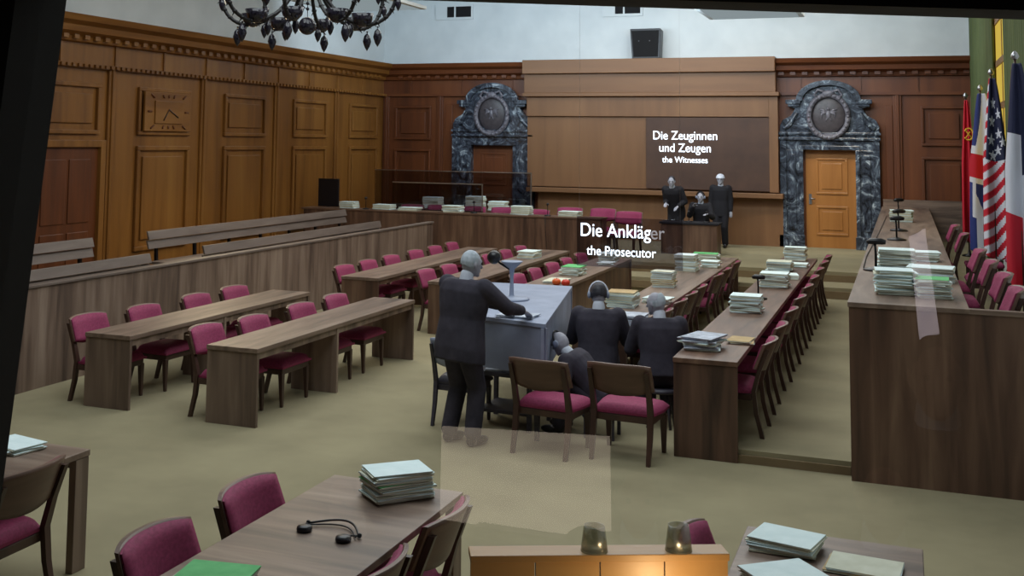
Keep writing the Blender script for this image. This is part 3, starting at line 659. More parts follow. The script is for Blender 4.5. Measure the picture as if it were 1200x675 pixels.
# right paper row
T2 = .872
stack(-1.80, 11.0, T2, 8, 'nearest on the right paper row, with fanned sheets', 'h', w=.30, d=.40, t=.014, mix='hw', jit=22, sl=.02)
stack(-1.50, 11.5, T2, 2, 'lying by the table edge on the right paper row', 't', w=.22, d=.3, t=.014, mix='t')
stack(-1.72, 13.6, T2, 10, 'right before the desk microphone of the right paper row', 'w', w=.34, d=.30, t=.018, mix='cw')
stack(-1.66, 16.1, T2, 10, 'beyond the desk microphone on the right paper row', 'w', w=.36, d=.34, t=.018)
stack(-1.62, 17.2, T2, 3, 'thin one in the middle of the right paper row', 'w', w=.34, d=.34, t=.02, jit=12)
stack(-1.80, 18.2, T2, 7, 'farther along the right paper row', 'c', w=.36, d=.34, t=.02)
stack(-1.56, 18.9, T2, 3, 'small one near the end of the right paper row', 'w', w=.24, d=.3, t=.018)
stack(-1.72, 20.0, T2, 8, 'at the far end of the right paper row', 'w', w=.34, d=.3, t=.026)
# judges bench
T3 = 1.472
stack(-.10, 11.05, T3, 13, 'nearest on the judges bench, with ragged edges', 'w', w=.32, d=.30, t=.0155, mix='cw', sl=.02)
stack(.215, 10.95, T3, 11, 'with a green sheet near the corner of judges bench', 'g', w=.27, d=.28, t=.014, mix='cw', jit=12)
stack(.22, 12.3, T3, 8, 'broad one behind the green-topped pile on judges bench', 'w', w=.42, d=.36, t=.016, mix='cw')
stack(-.10, 13.3, T3, 13, 'second tall one along the judges bench', 'w', w=.36, d=.32, t=.015, mix='cw')
stack(.20, 14.4, T3, 5, 'low one beyond the broad pile on judges bench', 'w', w=.30, d=.32, t=.02)
stack(-.06, 21.6, T3, 5, 'at the far end of the judges bench', 'w', w=.36, d=.3, t=.04)
# dock counter
for i, (x, y, n, w_, d_) in enumerate(((-11.35, 22.55, 4, .34, 'by the dark monitor'), (-10.5, 22.55, 3, .42, 'between monitor and glass screen'), (-9.85, 22.45, 2, .44, 'flat before the glass screen'),
        (-8.85, 22.45, 4, .38, 'in front of the dock chairs'), (-7.35, 22.5, 5, .40, 'beside the middle microphone'), (-6.32, 22.5, 3, .42, 'nearest the open end'))):
    stack(x, y, 1.287, n, 'on the back counter, '+d_, 'w', w=w_, d=.3, t=.034, jit=6)
for i, (x, n, d_) in enumerate(((-10.2, 5, 'farther from the portal'), (-9.15, 6, 'taller one before the portal'), (-8.6, 4, 'low one before the portal'))):
    stack(x, 24.6, ZP+.742, n, 'on the dock side table, '+d_, 'w', w=.4, d=.3, t=.05, jit=6)
# foreground
stack(-2.74, 6.12, T, 6, 'at the far corner of the headset table', 'w', w=.25, d=.35, t=.013, yaw=-38, jit=8, mix='wwc', sl=.012)
stack(-2.74, 6.12, T+6*.0142+.001, 1, 'with green cover inside the near pile', 'g', w=.25, d=.34, t=.013, yaw=-30)
stack(-2.74, 6.12, T+7*.0142+.002, 4, 'on the headset table, tilted white sheets', 'w', w=.25, d=.35, t=.012, yaw=-45, jit=6)
stack(-2.99, 4.60, T, 2, 'at the lower edge on the headset table', 'g', w=.34, d=.30, t=.02, yaw=8, mix='w', jit=4)
stack(-5.43, 6.0, T, 3, 'on the table by the black window frame', 'w', w=.34, d=.25, t=.012, yaw=-20, jit=12)
stack(-.60, 6.16, T, 4, 'at the far edge of the near paper table', 'w', w=.32, d=.26, t=.014, yaw=-4, jit=7)
stack(-.56, 5.72, T, 3, 'on the near paper table, turned like a diamond', 'w', w=.25, d=.34, t=.013, yaw=-52, jit=4)
stack(-.22, 6.0, T, 2, 'old and yellowed on the near paper table', 'c', w=.33, d=.25, t=.010, yaw=-4, mix='t', jit=3)
# two small balls
for i, (x, y, m_, w_) in enumerate(((-4.95, 16.0, 'orange_dot', 'orange'), (-4.80, 15.95, 'red_dot', 'bright red'))):
    b = MB().lathe([(0, 0), (.04, .0), (.062, .03), (.06, .065), (.035, .088), (.008, .08)], (0, 0, 0), 18).build('small_ball', m_, loc=(x+.30, y-.15, .751)); tag(b, '%s small round ball lying on the table edge by loose papers' % w_, 'ball')
    MB().tube([(0, 0, .078), (.004, 0, .10)], .004, 6).build('stem', 'wrought_iron', b)

# ---- headset on the near table
hs = thing('headset', 'black wire headset with two round ear pads lying on the near table', 'headset', (-2.80, 5.42, .751), R(-12))
MB().tube([(-.17+.34*k/16, .02+.11*math.sin(PI*k/16), .012+.015*math.sin(PI*k/16)) for k in range(17)], .006, 8).tube([(-.165+.33*k/16, .0+.10*math.sin(PI*k/16), .010) for k in range(17)], .004, 8).build('headband', 'black_plastic', hs)
for sx in (-1, 1):
    MB().lathe([(0, 0), (.038, 0), (.042, .01), (.038, .024), (.02, .03), (0, .03)], (sx*.13, -.055, .0), 20).build('ear_pad', 'black_plastic', hs)
    MB().tube([(sx*.17, .02, .012), (sx*.155, -.01, .02), (sx*.135, -.03, .02)], .005, 8).ball((sx*.172, .025, .014), .013, 8).build('slider', 'black_metal', hs)

# ---- microphones
def make_mic(label):
    t = thing('desk_microphone', label, 'microphone')
    MB().lathe([(0, 0), (.09, 0), (.09, .012), (.05, .022), (.015, .032), (0, .034)], n=24).build('base', 'black_plastic', t)
    MB().tube([(0, 0, .03), (0, 0, .14), (-.005, 0, .22)], .009, 8).build('stem', 'black_metal', t)
    MB().tube([(-.06, 0, .225), (-.03, 0, .235), (.04, 0, .235), (.07, 0, .23)], [.016, .026, .026, .018], 12).build('head', 'black_plastic', t)
    return t
mic0 = make_mic('desk microphone with round base in the middle of the right paper row'); mic0.location = (-1.72, 14.75, T2)
mic0.scale = (1.2, 1.2, 1.15)
for i, (x, y) in enumerate(((-.30, 13.0), (-.12, 17.3), (-.10, 19.2), (-.12, 23.2))):
    dup(mic0, (x, y, T3), R(10*i), 'black desk microphone on the judges bench, %s of the four' % ['nearest', 'second nearest', 'second farthest', 'farthest'][i], 'microphones on the judges bench', (1.45, 1.45, 1.3))
for i, x in enumerate((-10.85, -8.35, -6.75)):
    dup(mic0, (x, 22.35, 1.287), R(90), 'small black microphone on the back counter, %s' % ['near the dark monitor', 'at the end of the glass screen', 'between the last two paper piles'][i], 'microphones on the back counter', (.8, .8, 1.0))
for i, (pts, lb) in enumerate((([(-.43, 13.2, 1.478), (-.44, 14.5, 1.478), (-.40, 17.0, 1.478), (-.36, 20.0, 1.478), (-.33, 23.0, 1.478)], 'thin black cable running along the left edge of the judges bench'),
                ([(-6.75, 22.17, 1.29), (-6.74, 22.17, 1.0), (-6.70, 22.17, .5), (-6.72, 22.17, .05)], 'black cable hanging down the front of the back counter'))):
    tag(MB().tube(pts, .006, 6).build('cable', 'black_plastic'), lb, 'cable')

# ================================================================== FIGURES
def remeshed(name, prims, voxel, mat, parent=None, smooth=3, faces=None):
    """prims: list of ('c',p1,r1,p2,r2) tapered capsules or ('e',centre,radii,rot) ellipsoids fused to one skin"""
    m = MB()
    for p in prims:
        n0 = len(m.bm.verts)
        if p[0] == 'c':
            a, ra, b, rb = Vector(p[1]), p[2], Vector(p[3]), p[4]; d = b-a; L0 = max(d.length, 1e-6)
            prof = []
            K = 5
            for i in range(K+1): th = PI/2*i/K; prof.append((ra*math.sin(th), -ra*math.cos(th)))
            for i in range(1, 4): prof.append((ra+(rb-ra)*i/4, L0*i/4))
            for i in range(K+1): th = PI/2*i/K; prof.append((rb*math.cos(th), L0+rb*math.sin(th)))
            prof[0] = (0, -ra); prof[-1] = (0, L0+rb)
            m.lathe(prof, (0, 0, 0), 12); Mx = Matrix.Translation(a) @ d.to_track_quat('Z', 'Y').to_matrix().to_4x4(); m.xf(Mx, n0)
        elif p[0] == 'l':
            rings = []
            for (c_, rx, ry) in p[1]:
                rings.append([m.bm.verts.new(Vector(c_)+p[2] @ Vector((rx*math.copysign(abs(math.cos(a_))**.75, math.cos(a_)), ry*math.copysign(abs(math.sin(a_))**.75, math.sin(a_)), 0))) for a_ in [2*PI*k/20 for k in range(20)]])
            for A_, B_ in zip(rings, rings[1:]):
                for k in range(20): m.bm.faces.new((A_[k], A_[(k+1) % 20], B_[(k+1) % 20], B_[k]))
            m.bm.faces.new(rings[0][::-1]); m.bm.faces.new(rings[-1])
        else:
            m.ball((0, 0, 0), 1, 16, p[2]); Mx = Matrix.Translation(Vector(p[1])) @ (p[3].to_4x4() if len(p) > 3 and p[3] is not None else Matrix.Identity(4)); m.xf(Mx, n0)
    o = m.build(name+'_tmp', mat)
    r = o.modifiers.new('r', 'REMESH'); r.mode = 'VOXEL'; r.voxel_size = voxel; r.use_smooth_shade = True
    s = o.modifiers.new('s', 'SMOOTH'); s.iterations = smooth; s.factor = .5
    dg = bpy.context.evaluated_depsgraph_get(); me = bpy.data.meshes.new_from_object(o.evaluated_get(dg)); me.name = name
    me.materials.clear(); me.materials.append(MATS[mat]); bpy.data.objects.remove(o)
    q = bpy.data.objects.new(name, me); C.objects.link(q)
    if parent: q.parent = parent
    return q
def ik(a, t, l1, l2, pole):
    a, t, pole = Vector(a), Vector(t), Vector(pole); d = t-a; L0 = min(d.length, (l1+l2)*.995); dn = d.normalized(); t = a+dn*L0
    x = (l1*l1-l2*l2+L0*L0)/(2*L0); h = math.sqrt(max(l1*l1-x*x, 1e-6)); pn = (pole-dn*pole.dot(dn)).normalized()
    return a+dn*x+pn*h, t
def figure(name, label, loc, yaw, h=1.72, pelvis=(0, 0, .93), lean=0, side=0, head=(0, 0), hands=None, feet=None, knee=(0, 1, .2), skin='skin', coat='visitor_coat', pants='visitor_coat', hair='brown_hair', bald=0, shirt='hist_shirt', phones=False, helmet=None, vox=.008, group=None, build=1.0, splay=.7):
    """body in its own frame: x to its right, y forward"""
    s = h/1.72; q = lambda v: Vector(v)*s
    pel = Vector(pelvis); RL = Euler((-R(lean), R(side), 0)).to_matrix()
    up = RL @ Vector((0, 0, 1)); fw = RL @ Vector((0, 1, 0))
    waist = pel+up*.14; chest = pel+up*.36; neck = pel+up*.52; 
    HR = Euler((-R(lean*.45+head[1]), 0, R(head[0]))).to_matrix()
    hu = HR @ Vector((0, 0, 1)); hf = HR @ Vector((0, 1, 0)); hx = HR @ Vector((1, 0, 0))
    hb = neck+up*.035+fw*.01; hc = hb+hu*.118+hf*.02
    sh = [chest+up*.11+RL @ Vector((sx*.178*build, 0, 0)) for sx in (-1, 1)]
    hands = hands or [(-.24, .02, pel.z-.10), (.24, .02, pel.z-.10)]
    feet = feet or [(-.10, .0, .085), (.10, .02, .085)]
    body, coatp, pantp = [], [], []
    body += [('e', hc, (.076, .096, .110), HR), ('e', hc-hu*.052+hf*.030, (.056, .066, .062), HR), ('c', neck-up*.04, .056, hb+hu*.03, .052),
             ('c', hc+hf*.092+hu*.005, .010, hc+hf*.108-hu*.022, .014), ('e', hc+hf*.088-hu*.058, (.024, .012, .009), HR), ('e', hc+hf*.082+hu*.032, (.045, .014, .010), HR),
             ('e', hc+hx*.077-hu*.005, (.010, .018, .030), HR), ('e', hc-hx*.077-hu*.005, (.010, .018, .030), HR), ('e', hc+hf*.075-hu*.095, (.022, .022, .018), HR)]
    tor = [('e', pel+up*.02, (.155, .105, .13), RL), ('e', waist+up*.02, (.14, .10, .14), RL), ('e', chest, (.165, .115, .17), RL), ('c', sh[0], .058, sh[1], .058), ('c', chest+up*.12, .07, neck, .05)]
    body += tor
    bw = build
    stand = pelvis[2] > .7
    low = [(pel+Vector((0, -.005, -.20)), .205*bw, .150), (pel+Vector((0, -.005, -.08)), .205*bw, .148)] if stand else [(pel+up*-.04, .19*bw, .15)]
    coatp.append(('l', low+[(pel+up*.08, .190*bw, .140), (waist+up*.04, .182*bw, .132), (chest-up*.06, .200*bw, .142), (chest+up*.06, .212*bw, .145), (chest+up*.13, .205*bw, .120), (chest+up*.165, .150*bw, .095), (neck+up*.005, .082, .080)], RL))
    coatp.append(('c', sh[0]-up*.005, .070, sh[1]-up*.005, .070))
    for i, sx in enumerate((-1, 1)):
        el, wr = ik(sh[i], hands[i], .285, .255, RL @ Vector((sx*splay, -.6, -.5)))
        body += [('c', sh[i], .046, el, .036), ('c', el, .037, wr, .025)]
        coatp += [('c', sh[i], .086, el, .068), ('c', el, .068, wr-(wr-el).normalized()*.03, .050)]
        d = (wr-el).normalized(); dn_ = (d+Vector((0, .1, -.25))).normalized(); palm = wr+dn_*.05
        n_ = dn_.cross(Vector((0, 0, 1))); n_ = n_.normalized() if n_.length > .05 else Vector((1, 0, 0)); b_ = n_.cross(dn_).normalized()
        Rp = Matrix((n_, dn_, b_)).transposed(); body += [('e', palm, (.040, .052, .018), Rp), ('c', wr, .025, palm, .024)]
        for k, ln in enumerate((.070, .080, .074, .058)):
            base = palm+dn_*.036+n_*(.028-.0187*k)*1.0
            k1 = base+(dn_+n_*(.12-.08*k)-b_*.15).normalized()*ln*.5; k2 = k1+(dn_-b_*.65).normalized()*ln*.5
            body += [('c', base, .0092, k1, .0086), ('c', k1, .0086, k2, .0074)]
        tb = palm-dn_*.02-n_*sx*.034; t1 = tb+(-n_*sx*.8+dn_*.5-b_*.3).normalized()*.035; t2 = t1+(dn_*.9-n_*sx*.25-b_*.4).normalized()*.03
        body += [('c', tb, .012, t1, .0105), ('c', t1, .0105, t2, .009)]
    for i, sx in enumerate((-1, 1)):
        hip = pel+RL @ Vector((sx*.088, 0, -.03)); kn, an = ik(hip, feet[i], .42, .42, knee)
        body += [('c', hip, .078, kn, .052), ('c', kn, .052, kn+(an-kn)*.35+Vector((0, -.01, 0)), .052), ('c', kn+(an-kn)*.35, .050, an, .034), ('c', an, .034, an+Vector((0, .12, -.055)), .026), ('c', an, .032, an+Vector((0, -.03, -.045)), .028)]
        pantp += [('c', hip, .112, kn, .086), ('c', kn, .086, an+(kn-an)*.08, .078)]
    pantp.append(('e', pel, (.170, .122, .13), RL))
    def sc(pr):
        out = []
        for p in pr:
            if p[0] == 'l': out.append(('l', [(Vector(c_)*s, a_*s, b_*s) for c_, a_, b_ in p[1]], p[2]))
            elif p[0] == 'c': out.append(('c', Vector(p[1])*s, p[2]*s, Vector(p[3])*s, p[4]*s))
            else: out.append(('e', Vector(p[1])*s, tuple(v*s for v in p[2]), p[3] if len(p) > 3 else None))
        return out
    o = remeshed(name, sc(body), vox, skin, None, 2); tag(o, label, 'person', group); o.location = loc; o.rotation_euler = (0, 0, yaw)
    remeshed('jacket', sc(coatp), .012, coat, o, 3); remeshed('trousers', sc(pantp), .014, pants, o, 3)
    m = MB()
    for i in range(2):
        kn, an = ik(pel+RL @ Vector(((-1, 1)[i]*.088, 0, -.03)), feet[i], .42, .42, knee)
    shoes = []
    for i in range(2):
        kn, an = ik(pel+RL @ Vector(((-1, 1)[i]*.088, 0, -.03)), feet[i], .42, .42, knee)
        zf = an.z-.085
        shoes = [('e', Vector((an.x, an.y+.10, zf+.040)), (.046, .10, .040), None), ('e', Vector((an.x, an.y-.01, zf+.050)), (.042, .06, .050), None)]
        remeshed('shoe', sc(shoes), .010, 'shoe_black', o, 2)
    # collar
    remeshed('shirt_collar', sc([('c', neck-up*.01, .068, neck+up*.045, .062)]), .008, shirt, o, 1)
    # hair: a cap over skull, cut back from the face
    hp = [('e', hc-hf*.016+hu*.014, (.083, .094, .108), HR)]
    if bald < 1:
        hm = remeshed('hair', sc(hp), .008, hair, o, 2)
        bm = bmesh.new(); bm.from_mesh(hm.data)
        cc = hc*s
        kill = [v for v in bm.verts if ((v.co-cc).dot(hf) > (.045+max(0, (v.co-cc).dot(hu)/s)*.35)*s or (v.co-cc).dot(hu) < (-.055-(v.co-cc).dot(hf)/s*.35)*s or (bald > 0 and (v.co-cc).dot(hu) > (.085-.1*bald)*s and (v.co-cc).dot(hf) > -.06*s))]
        bmesh.ops.delete(bm, geom=kill, context='VERTS'); bm.to_mesh(hm.data); bm.free()
    if hair and phones:
        m = MB(); pts = [((hc+hx*.098*math.cos(a_)+hu*(.128*math.sin(a_)))*s) for a_ in [PI*k/14 for k in range(15)]]
        m.tube(pts, .009*s, 8); hp_ = m.build('headphone_band', 'hist_helmet' if phones == 2 else 'black_metal', o)
        for sx in (-1, 1):
            c_ = (hc+hx*sx*.095-hu*.005)*s; remeshed('headphone_pad', [('e', c_, (.018*s, .036*s, .040*s), HR)], .006, 'hist_grey', o, 1)
    if helmet:
        hm = remeshed('helmet', sc([('e', hc+hu*.03, (.108, .125, .115), HR)]), .008, helmet, o, 2)
        bm = bmesh.new(); bm.from_mesh(hm.data); cc = hc*s
        bmesh.ops.delete(bm, geom=[v for v in bm.verts if (v.co-cc).dot(hu) < .025*s], context='VERTS'); bm.to_mesh(hm.data); bm.free()
    # eyes
    for sx in (-1, 1): MB().ball((hc+hx*sx*.030+hf*.083+hu*.012)*s, .011*s, 10).build('eye', 'black_metal', o)
    return o
HS = dict(skin='hist_skin', coat='hist_suit_noise', pants='hist_suit_noise')
figure('person', 'white-haired man in a dark suit standing with his back turned, hands on the grey desk', (-3.86, 10.0, 0), R(-24), 1.77, build=1.32, lean=8, head=(-20, 6),
       hands=[(.10, .50, 1.165), (.30, .50, 1.165)], hair='hist_white_hair', feet=[(-.13, 0, .085), (.13, .04, .085)], **HS)
# grey lectern desk in front of him
de = thing('lectern_desk', 'pale grey flat-topped desk in front of the standing man', 'desk', (-3.9, 11.5, 0))
DQ = [(.05, -1.02), (.78, -1.22), (.25, 1.60), (-.80, 1.50)]
def slabq(q, z0, z1): return [(x, y, z0) for x, y in q]+[(x, y, z1) for x, y in q]
def inset(a, b, t):   # a thin upright wall between two corners
    a, b = Vector(a+(0,)), Vector(b+(0,)); n = (b-a).normalized().cross(Vector((0, 0, 1)))*t; return [tuple(v[:2]) for v in (a-n*.4, b-n*.4, b-n*1.4, a-n*1.4)]
MB().hexa(slabq(DQ, 1.06, 1.10)).build('desktop', 'hist_grey', de, bevel=.004)
for k in range(3): MB().hexa(slabq(inset(DQ[k], DQ[(k+1) % 4], .03), .62, 1.058)).build('side_panel', 'hist_grey', de)
for x, y in ((.66, -1.08), (.20, 1.50), (-.72, 1.42)): MB().box(x-.02, x+.02, y-.02, y+.02, 0, 1.058).build('leg', 'hist_dark_wood', de)
# its round-based lamp-like microphone
lm = thing('pedestal_microphone', 'grey flared pedestal microphone with round foot on the pale desk', 'microphone', (-3.93, 11.7, 1.102))
MB().lathe([(0, 0), (.19, 0), (.19, .012), (.15, .022), (.035, .03), (.025, .05), (.018, .22), (.03, .32), (.12, .40), (.11, .405), (0, .40)], n=28).build('pedestal', 'hist_grey', lm)
MB().tube([(-.02, -.02, .32), (-.12, -.04, .38), (-.17, -.04, .42)], .012, 8).build('arm', 'black_metal', lm)
MB().ball((-.19, -.04, .44), .075, 16).build('head', 'black_plastic', lm)
stack(-3.50, 10.6, 1.101, 2, 'grey under the hands of the standing man', 'h', w=.36, d=.28, t=.01, mix='h', jit=20)
# dark chair behind him
dc = make_chair('dark_chair', 'tall dark grey chair standing behind the man in the dark suit', up='hist_dark_wood', wd='hist_dark_wood', shell='hist_grey')
dc.location = (-4.13, 10.80, 0); dc.rotation_euler = (0, 0, R(-4))
# seated men
def seat_pose(h=1.70, lean=12): return dict(h=h, pelvis=(0, 0, .52), lean=lean, feet=[(-.14, .42, .085), (.14, .44, .085)])
def hist_stool(x, y, label, rz=0):
    t = thing('stool', label, 'stool', (x, y, 0), rz, 'stools under the seated men')
    MB().lathe([(0, .34), (.17, .34), (.18, .355), (.17, .38), (0, .38)], n=24).build('seat', 'hist_dark_wood', t)
    for a_ in (45, 135, 225, 315): MB().tube([(.10*math.cos(R(a_)), .10*math.sin(R(a_)), .34), (.16*math.cos(R(a_)), .16*math.sin(R(a_)), 0)], .014, 8).build('leg', 'hist_dark_wood', t)
figure('person', 'dark-haired man with headphones seated with his back turned, beside the pale desk', (-2.96, 11.60, 0), R(8), phones=2, splay=.3, build=1.1, head=(12, 4), hands=[(-.20, .38, .80), (.20, .38, .80)], hair='hist_dark_hair', **seat_pose(1.76, 8), **HS)
hist_stool(-2.96, 11.60, 'round dark stool under the man with headphones')
figure('person', 'balding man in a dark suit seated in profile, next to the right paper row', (-2.28, 11.45, 0), R(20), splay=.3, build=1.1, head=(50, 4), hands=[(-.20, .38, .80), (.18, .38, .80)], hair='hist_white_hair', bald=.5, **seat_pose(1.72, 10), **HS)
hist_stool(-2.28, 11.45, 'round dark stool under the balding man in profile')
figure('person', 'bald man bowed low over the dark writing table, headset strap over his head', (-2.72, 10.84, 0), R(84), phones=1, splay=.2, head=(-10, 10), hands=[(-.22, .50, .58), (.16, .54, .58)], hair='hist_white_hair', bald=1, h=1.62, pelvis=(0, 0, .40), lean=44, feet=[(-.14, .42, .085), (.14, .44, .085)], **HS)
t = thing('low_stool', 'low dark stool under the bowed bald man', 'stool', (-2.72, 10.84, 0)); MB().box(-.16, .16, -.16, .16, .20, .25).build('seat', 'hist_dark_wood', t, bevel=.01)
for sx in (-.13, .13):
    for sy in (-.13, .13): MB().box(sx-.015, sx+.015, sy-.015, sy+.015, 0, .2).build('leg', 'hist_dark_wood', t)
# low dark writing table with papers, lower right of the standing man
wt_ = thing('low_writing_table', 'low dark writing table with white papers between the standing man and bowed man', 'table', (-3.60, 10.95, 0), R(-4))
MB().box(-.40, .26, -.30, .32, .50, .54).build('tabletop', 'hist_dark_wood', wt_, bevel=.004)
for sx in (-.36, .22):
    for sy in (-.26, .28): MB().box(sx-.02, sx+.02, sy-.02, sy+.02, 0, .50).build('leg', 'hist_dark_wood', wt_)
MB().box(-.34, .20, -.24, .26, .14, .17).build('lower_shelf', 'hist_dark_wood', wt_)
stack(-3.66, 10.82, .542, 2, 'grey on the low writing table', 'h', w=.42, d=.26, t=.012, mix='h', jit=14)
stack(-3.50, 11.12, .542, 2, 'grey at the back of the low writing table', 'h', w=.26, d=.2, t=.012, mix='h', jit=24)

# witness stand with three figures
ws_ = thing('witness_stand', 'dark wooden witness stand in front of the wall screen', 'lectern', (-4.21, 24.15, ZP))
MB().box(-.58, .58, -.05, 0, 0, .62).build('front_panel', 'dwz', ws_)
for sx in (-1, 1):
    a_, b_ = sorted((sx*.54, sx*.58)); MB().box(a_, b_, 0, .5, 0, .62).build('side_panel', 'dwz', ws_)
MB().box(-.62, .62, -.08, .52, .62, .66).build('top', 'hist_uniform', ws_, bevel=.004)
UN = dict(skin='hist_skin', coat='hist_uniform', pants='hist_uniform', hair='hist_dark_hair')
figure('person', 'dark-clothed person leaning in from the side behind the witness stand', (-4.62, 24.95, ZP), R(165), 1.66, lean=24, splay=.3, head=(20, 0), hands=[(-.2, .34, 1.0), (.1, .34, 1.05)], vox=.01, **UN)
figure('person', 'person seated at the witness stand speaking into the microphone', (-4.16, 25.42, ZP), R(180), splay=.3, head=(0, 0), hands=[(-.2, .42, .82), (.12, .36, .98)], phones=1, vox=.01, **seat_pose(1.66, 8), **UN)
st_ = thing('witness_chair', 'dark chair hidden behind the witness stand', 'chair', (-4.16, 25.42, ZP), PI)
MB().box(-.2, .2, -.2, .2, .30, .36).build('seat', 'hist_dark_wood', st_)
for sx in (-.17, .17):
    for sy in (-.17, .17): MB().box(sx-.015, sx+.015, sy-.015, sy+.015, 0, .30).build('leg', 'hist_dark_wood', st_)
figure('person', 'guard in a white helmet standing behind the witness stand', (-3.84, 26.1, ZP), R(180), 1.62, head=(0, 0), helmet='hist_helmet', vox=.01, **UN)
for i, x in enumerate((-4.25, -3.88)):
    dup(mic0, (x, 24.35, ZP+.661), R(90), 'microphone on the witness stand, %s' % ['in front of the seated speaker', 'near the right-hand corner of its top'][i], 'microphones on the witness stand', (.9, .9, .9))

# glass caption panel standing before the platform
def at(px, py, Yv):
    d = f_+r_*((px-CX)/F)-u_*((py-CY)/F); k = Yv/d.y; return (d.x*k, d.z*k+H)
YG = 14.0; gx0, gz0 = at(676, 311, YG); gx1, gz1 = at(800, 258, YG)
gp = thing('glass_caption_panel', 'suspended clear glass panel with white lettering about the prosecutors', 'hanging sign', ((gx0+gx1)/2, YG, gz0)); gw = (gx1-gx0)/2
MB().box(-gw, gw, -.005, .005, 0, gz1-gz0).build('glass_pane', 'caption_glass', gp)
for sx in (-gw+.03, gw-.03): MB().tube([(sx, 0, gz1-gz0-.02), (sx, 0, 7.2-gz0)], .0012, 5).build('hanging_wire', 'silver_metal', gp)
text('Die Ankläg', .235, 'text_white', gp, (-gw+.04, -.012, gz1-gz0-.24), align='LEFT', sx=.86); text('er', .235, 'text_dim', gp, (-gw+.93, -.012, gz1-gz0-.245), align='LEFT', sx=.86)
text('the Prosecutor', .165, 'text_white', gp, (-gw+.13, -.012, gz1-gz0-.47), align='LEFT', sx=.86)

# ================================================================== FLAGS
for n_, c_ in (('flag_red', (190, 20, 45)), ('flag_blue', (38, 52, 120)), ('flag_navy', (30, 36, 70)), ('flag_white', (212, 216, 230)), ('flag_gold', (225, 175, 50))): plain(n_, c_, .8)
def flag(name, label, x, y, zt, zb, w, fn, mats, lean=0, folds=3.0):
    t = thing(name, label, 'flag', (x, y, .75), group='national flags beside the judges bench')
    MB().lathe([(0, 0), (.13, 0), (.13, .02), (.03, .05), (.02, .12), (0, .12)], n=20).build('base', 'black_metal', t)
    MB().tube([(0, 0, .1), (lean, 0, zt-.75)], .014, 8).build('pole', 'chair_wood', t)
    MB().lathe([(0, 0), (.03, 0), (.045, .03), (.03, .07), (.012, .09), (0, .10)], (lean, 0, zt-.75), 16).build('finial', 'silver_metal', t)
    def g_(u, v):
        ww = w*(.22+.78*min(1, v*2.2)**.8); z = zt-.80-(zt-zb)*v*(1-.04*abs(2*u-1)); xx = lean*(1-v)+(u-.42)*ww+.03*math.sin(v*5+u*2)*w
        return (xx, -.04-.07*math.sin(u*2*PI*folds)*(.3+.7*v)-.05*u, z)
    MB().grid(g_, 54, 120, (0, .006, 0), mf=fn).build('cloth', mats, t)
    return t
def star(u, v, cu, cv, ru, rv):
    a = math.atan2((u-cu)/ru, -(v-cv)/rv); r = math.hypot((u-cu)/ru, (v-cv)/rv); k = abs(((a/(2*PI/5)) % 1)-.5)*2
    return r < .40+.60*(k**2.0)
def f_su(u, v): return 0
def f_uk(u, v):
    if v < .33: return 1 if u > .45-.9*v else 2
    if v < .38: return 1
    if v < .53: return 0
    if v < .57: return 1
    if v < .78: return 2 if (u > .15+(v-.57)*2.6-.1 and u > .2) or u < .1 else (1 if u > .1 else 2)
    return 2 if u < .22 else (0 if u > .90 else 1)
def f_us(u, v):
    if v < .46 and u > .1:
        for cu, cv in ((.45, .14), (.72, .20), (.35, .24), (.68, .31), (.32, .345), (.62, .40), (.85, .36), (.4, .43)):
            if star(u, v, cu, cv, .19, .034): return 1
        return 2
    return 0 if ((v*12+u*1.6) % 1) < .5 else 1
def f_fr(u, v):
    d = 0 if u < .5 else .17
    return 2 if v < .30+d else (1 if v < .64+d*1.2 else 0)
su = flag('soviet_flag', 'red flag with gold hammer and sickle hanging by the back wall', 1.10, 23.6, 3.72, 1.05, .24, f_su, ['flag_red'], 0, 2)
em = MB(); em.tube([(.03+.085*math.cos(a_), -.16, 2.28+.11*math.sin(a_)) for a_ in [R(-150+260*k/14) for k in range(15)]], [.006+.016*math.sin(PI*k/14) for k in range(15)], 6)
em.tube([(-.03, -.165, 2.19), (.06, -.165, 2.33)], .011, 6); em.tube([(-.03, -.165, 2.33), (.0, -.165, 2.38)], .02, 6); em.tube([(-.02, -.165, 2.35), (.09, -.165, 2.2)], .011, 6)
em.build('emblem', 'flag_gold', su)
flag('british_flag', 'British flag with red white and blue crosses, drooping next to the red flag', 1.16, 20.2, 3.70, 1.10, .46, f_uk, ['flag_red', 'flag_white', 'flag_blue'], .0, 1.5)
flag('american_flag', 'American flag with white stars and wavy stripes between its two neighbours', 1.20, 18.3, 3.84, 1.20, .34, f_us, ['flag_red', 'flag_white', 'flag_navy'], .0, 1.5)
flag('french_flag', 'blue white and red French flag, closest of the drooping flags', 1.20, 14.2, 3.78, 1.10, .36, f_fr, ['flag_red', 'flag_white', 'flag_navy'], -.02, 1.5)

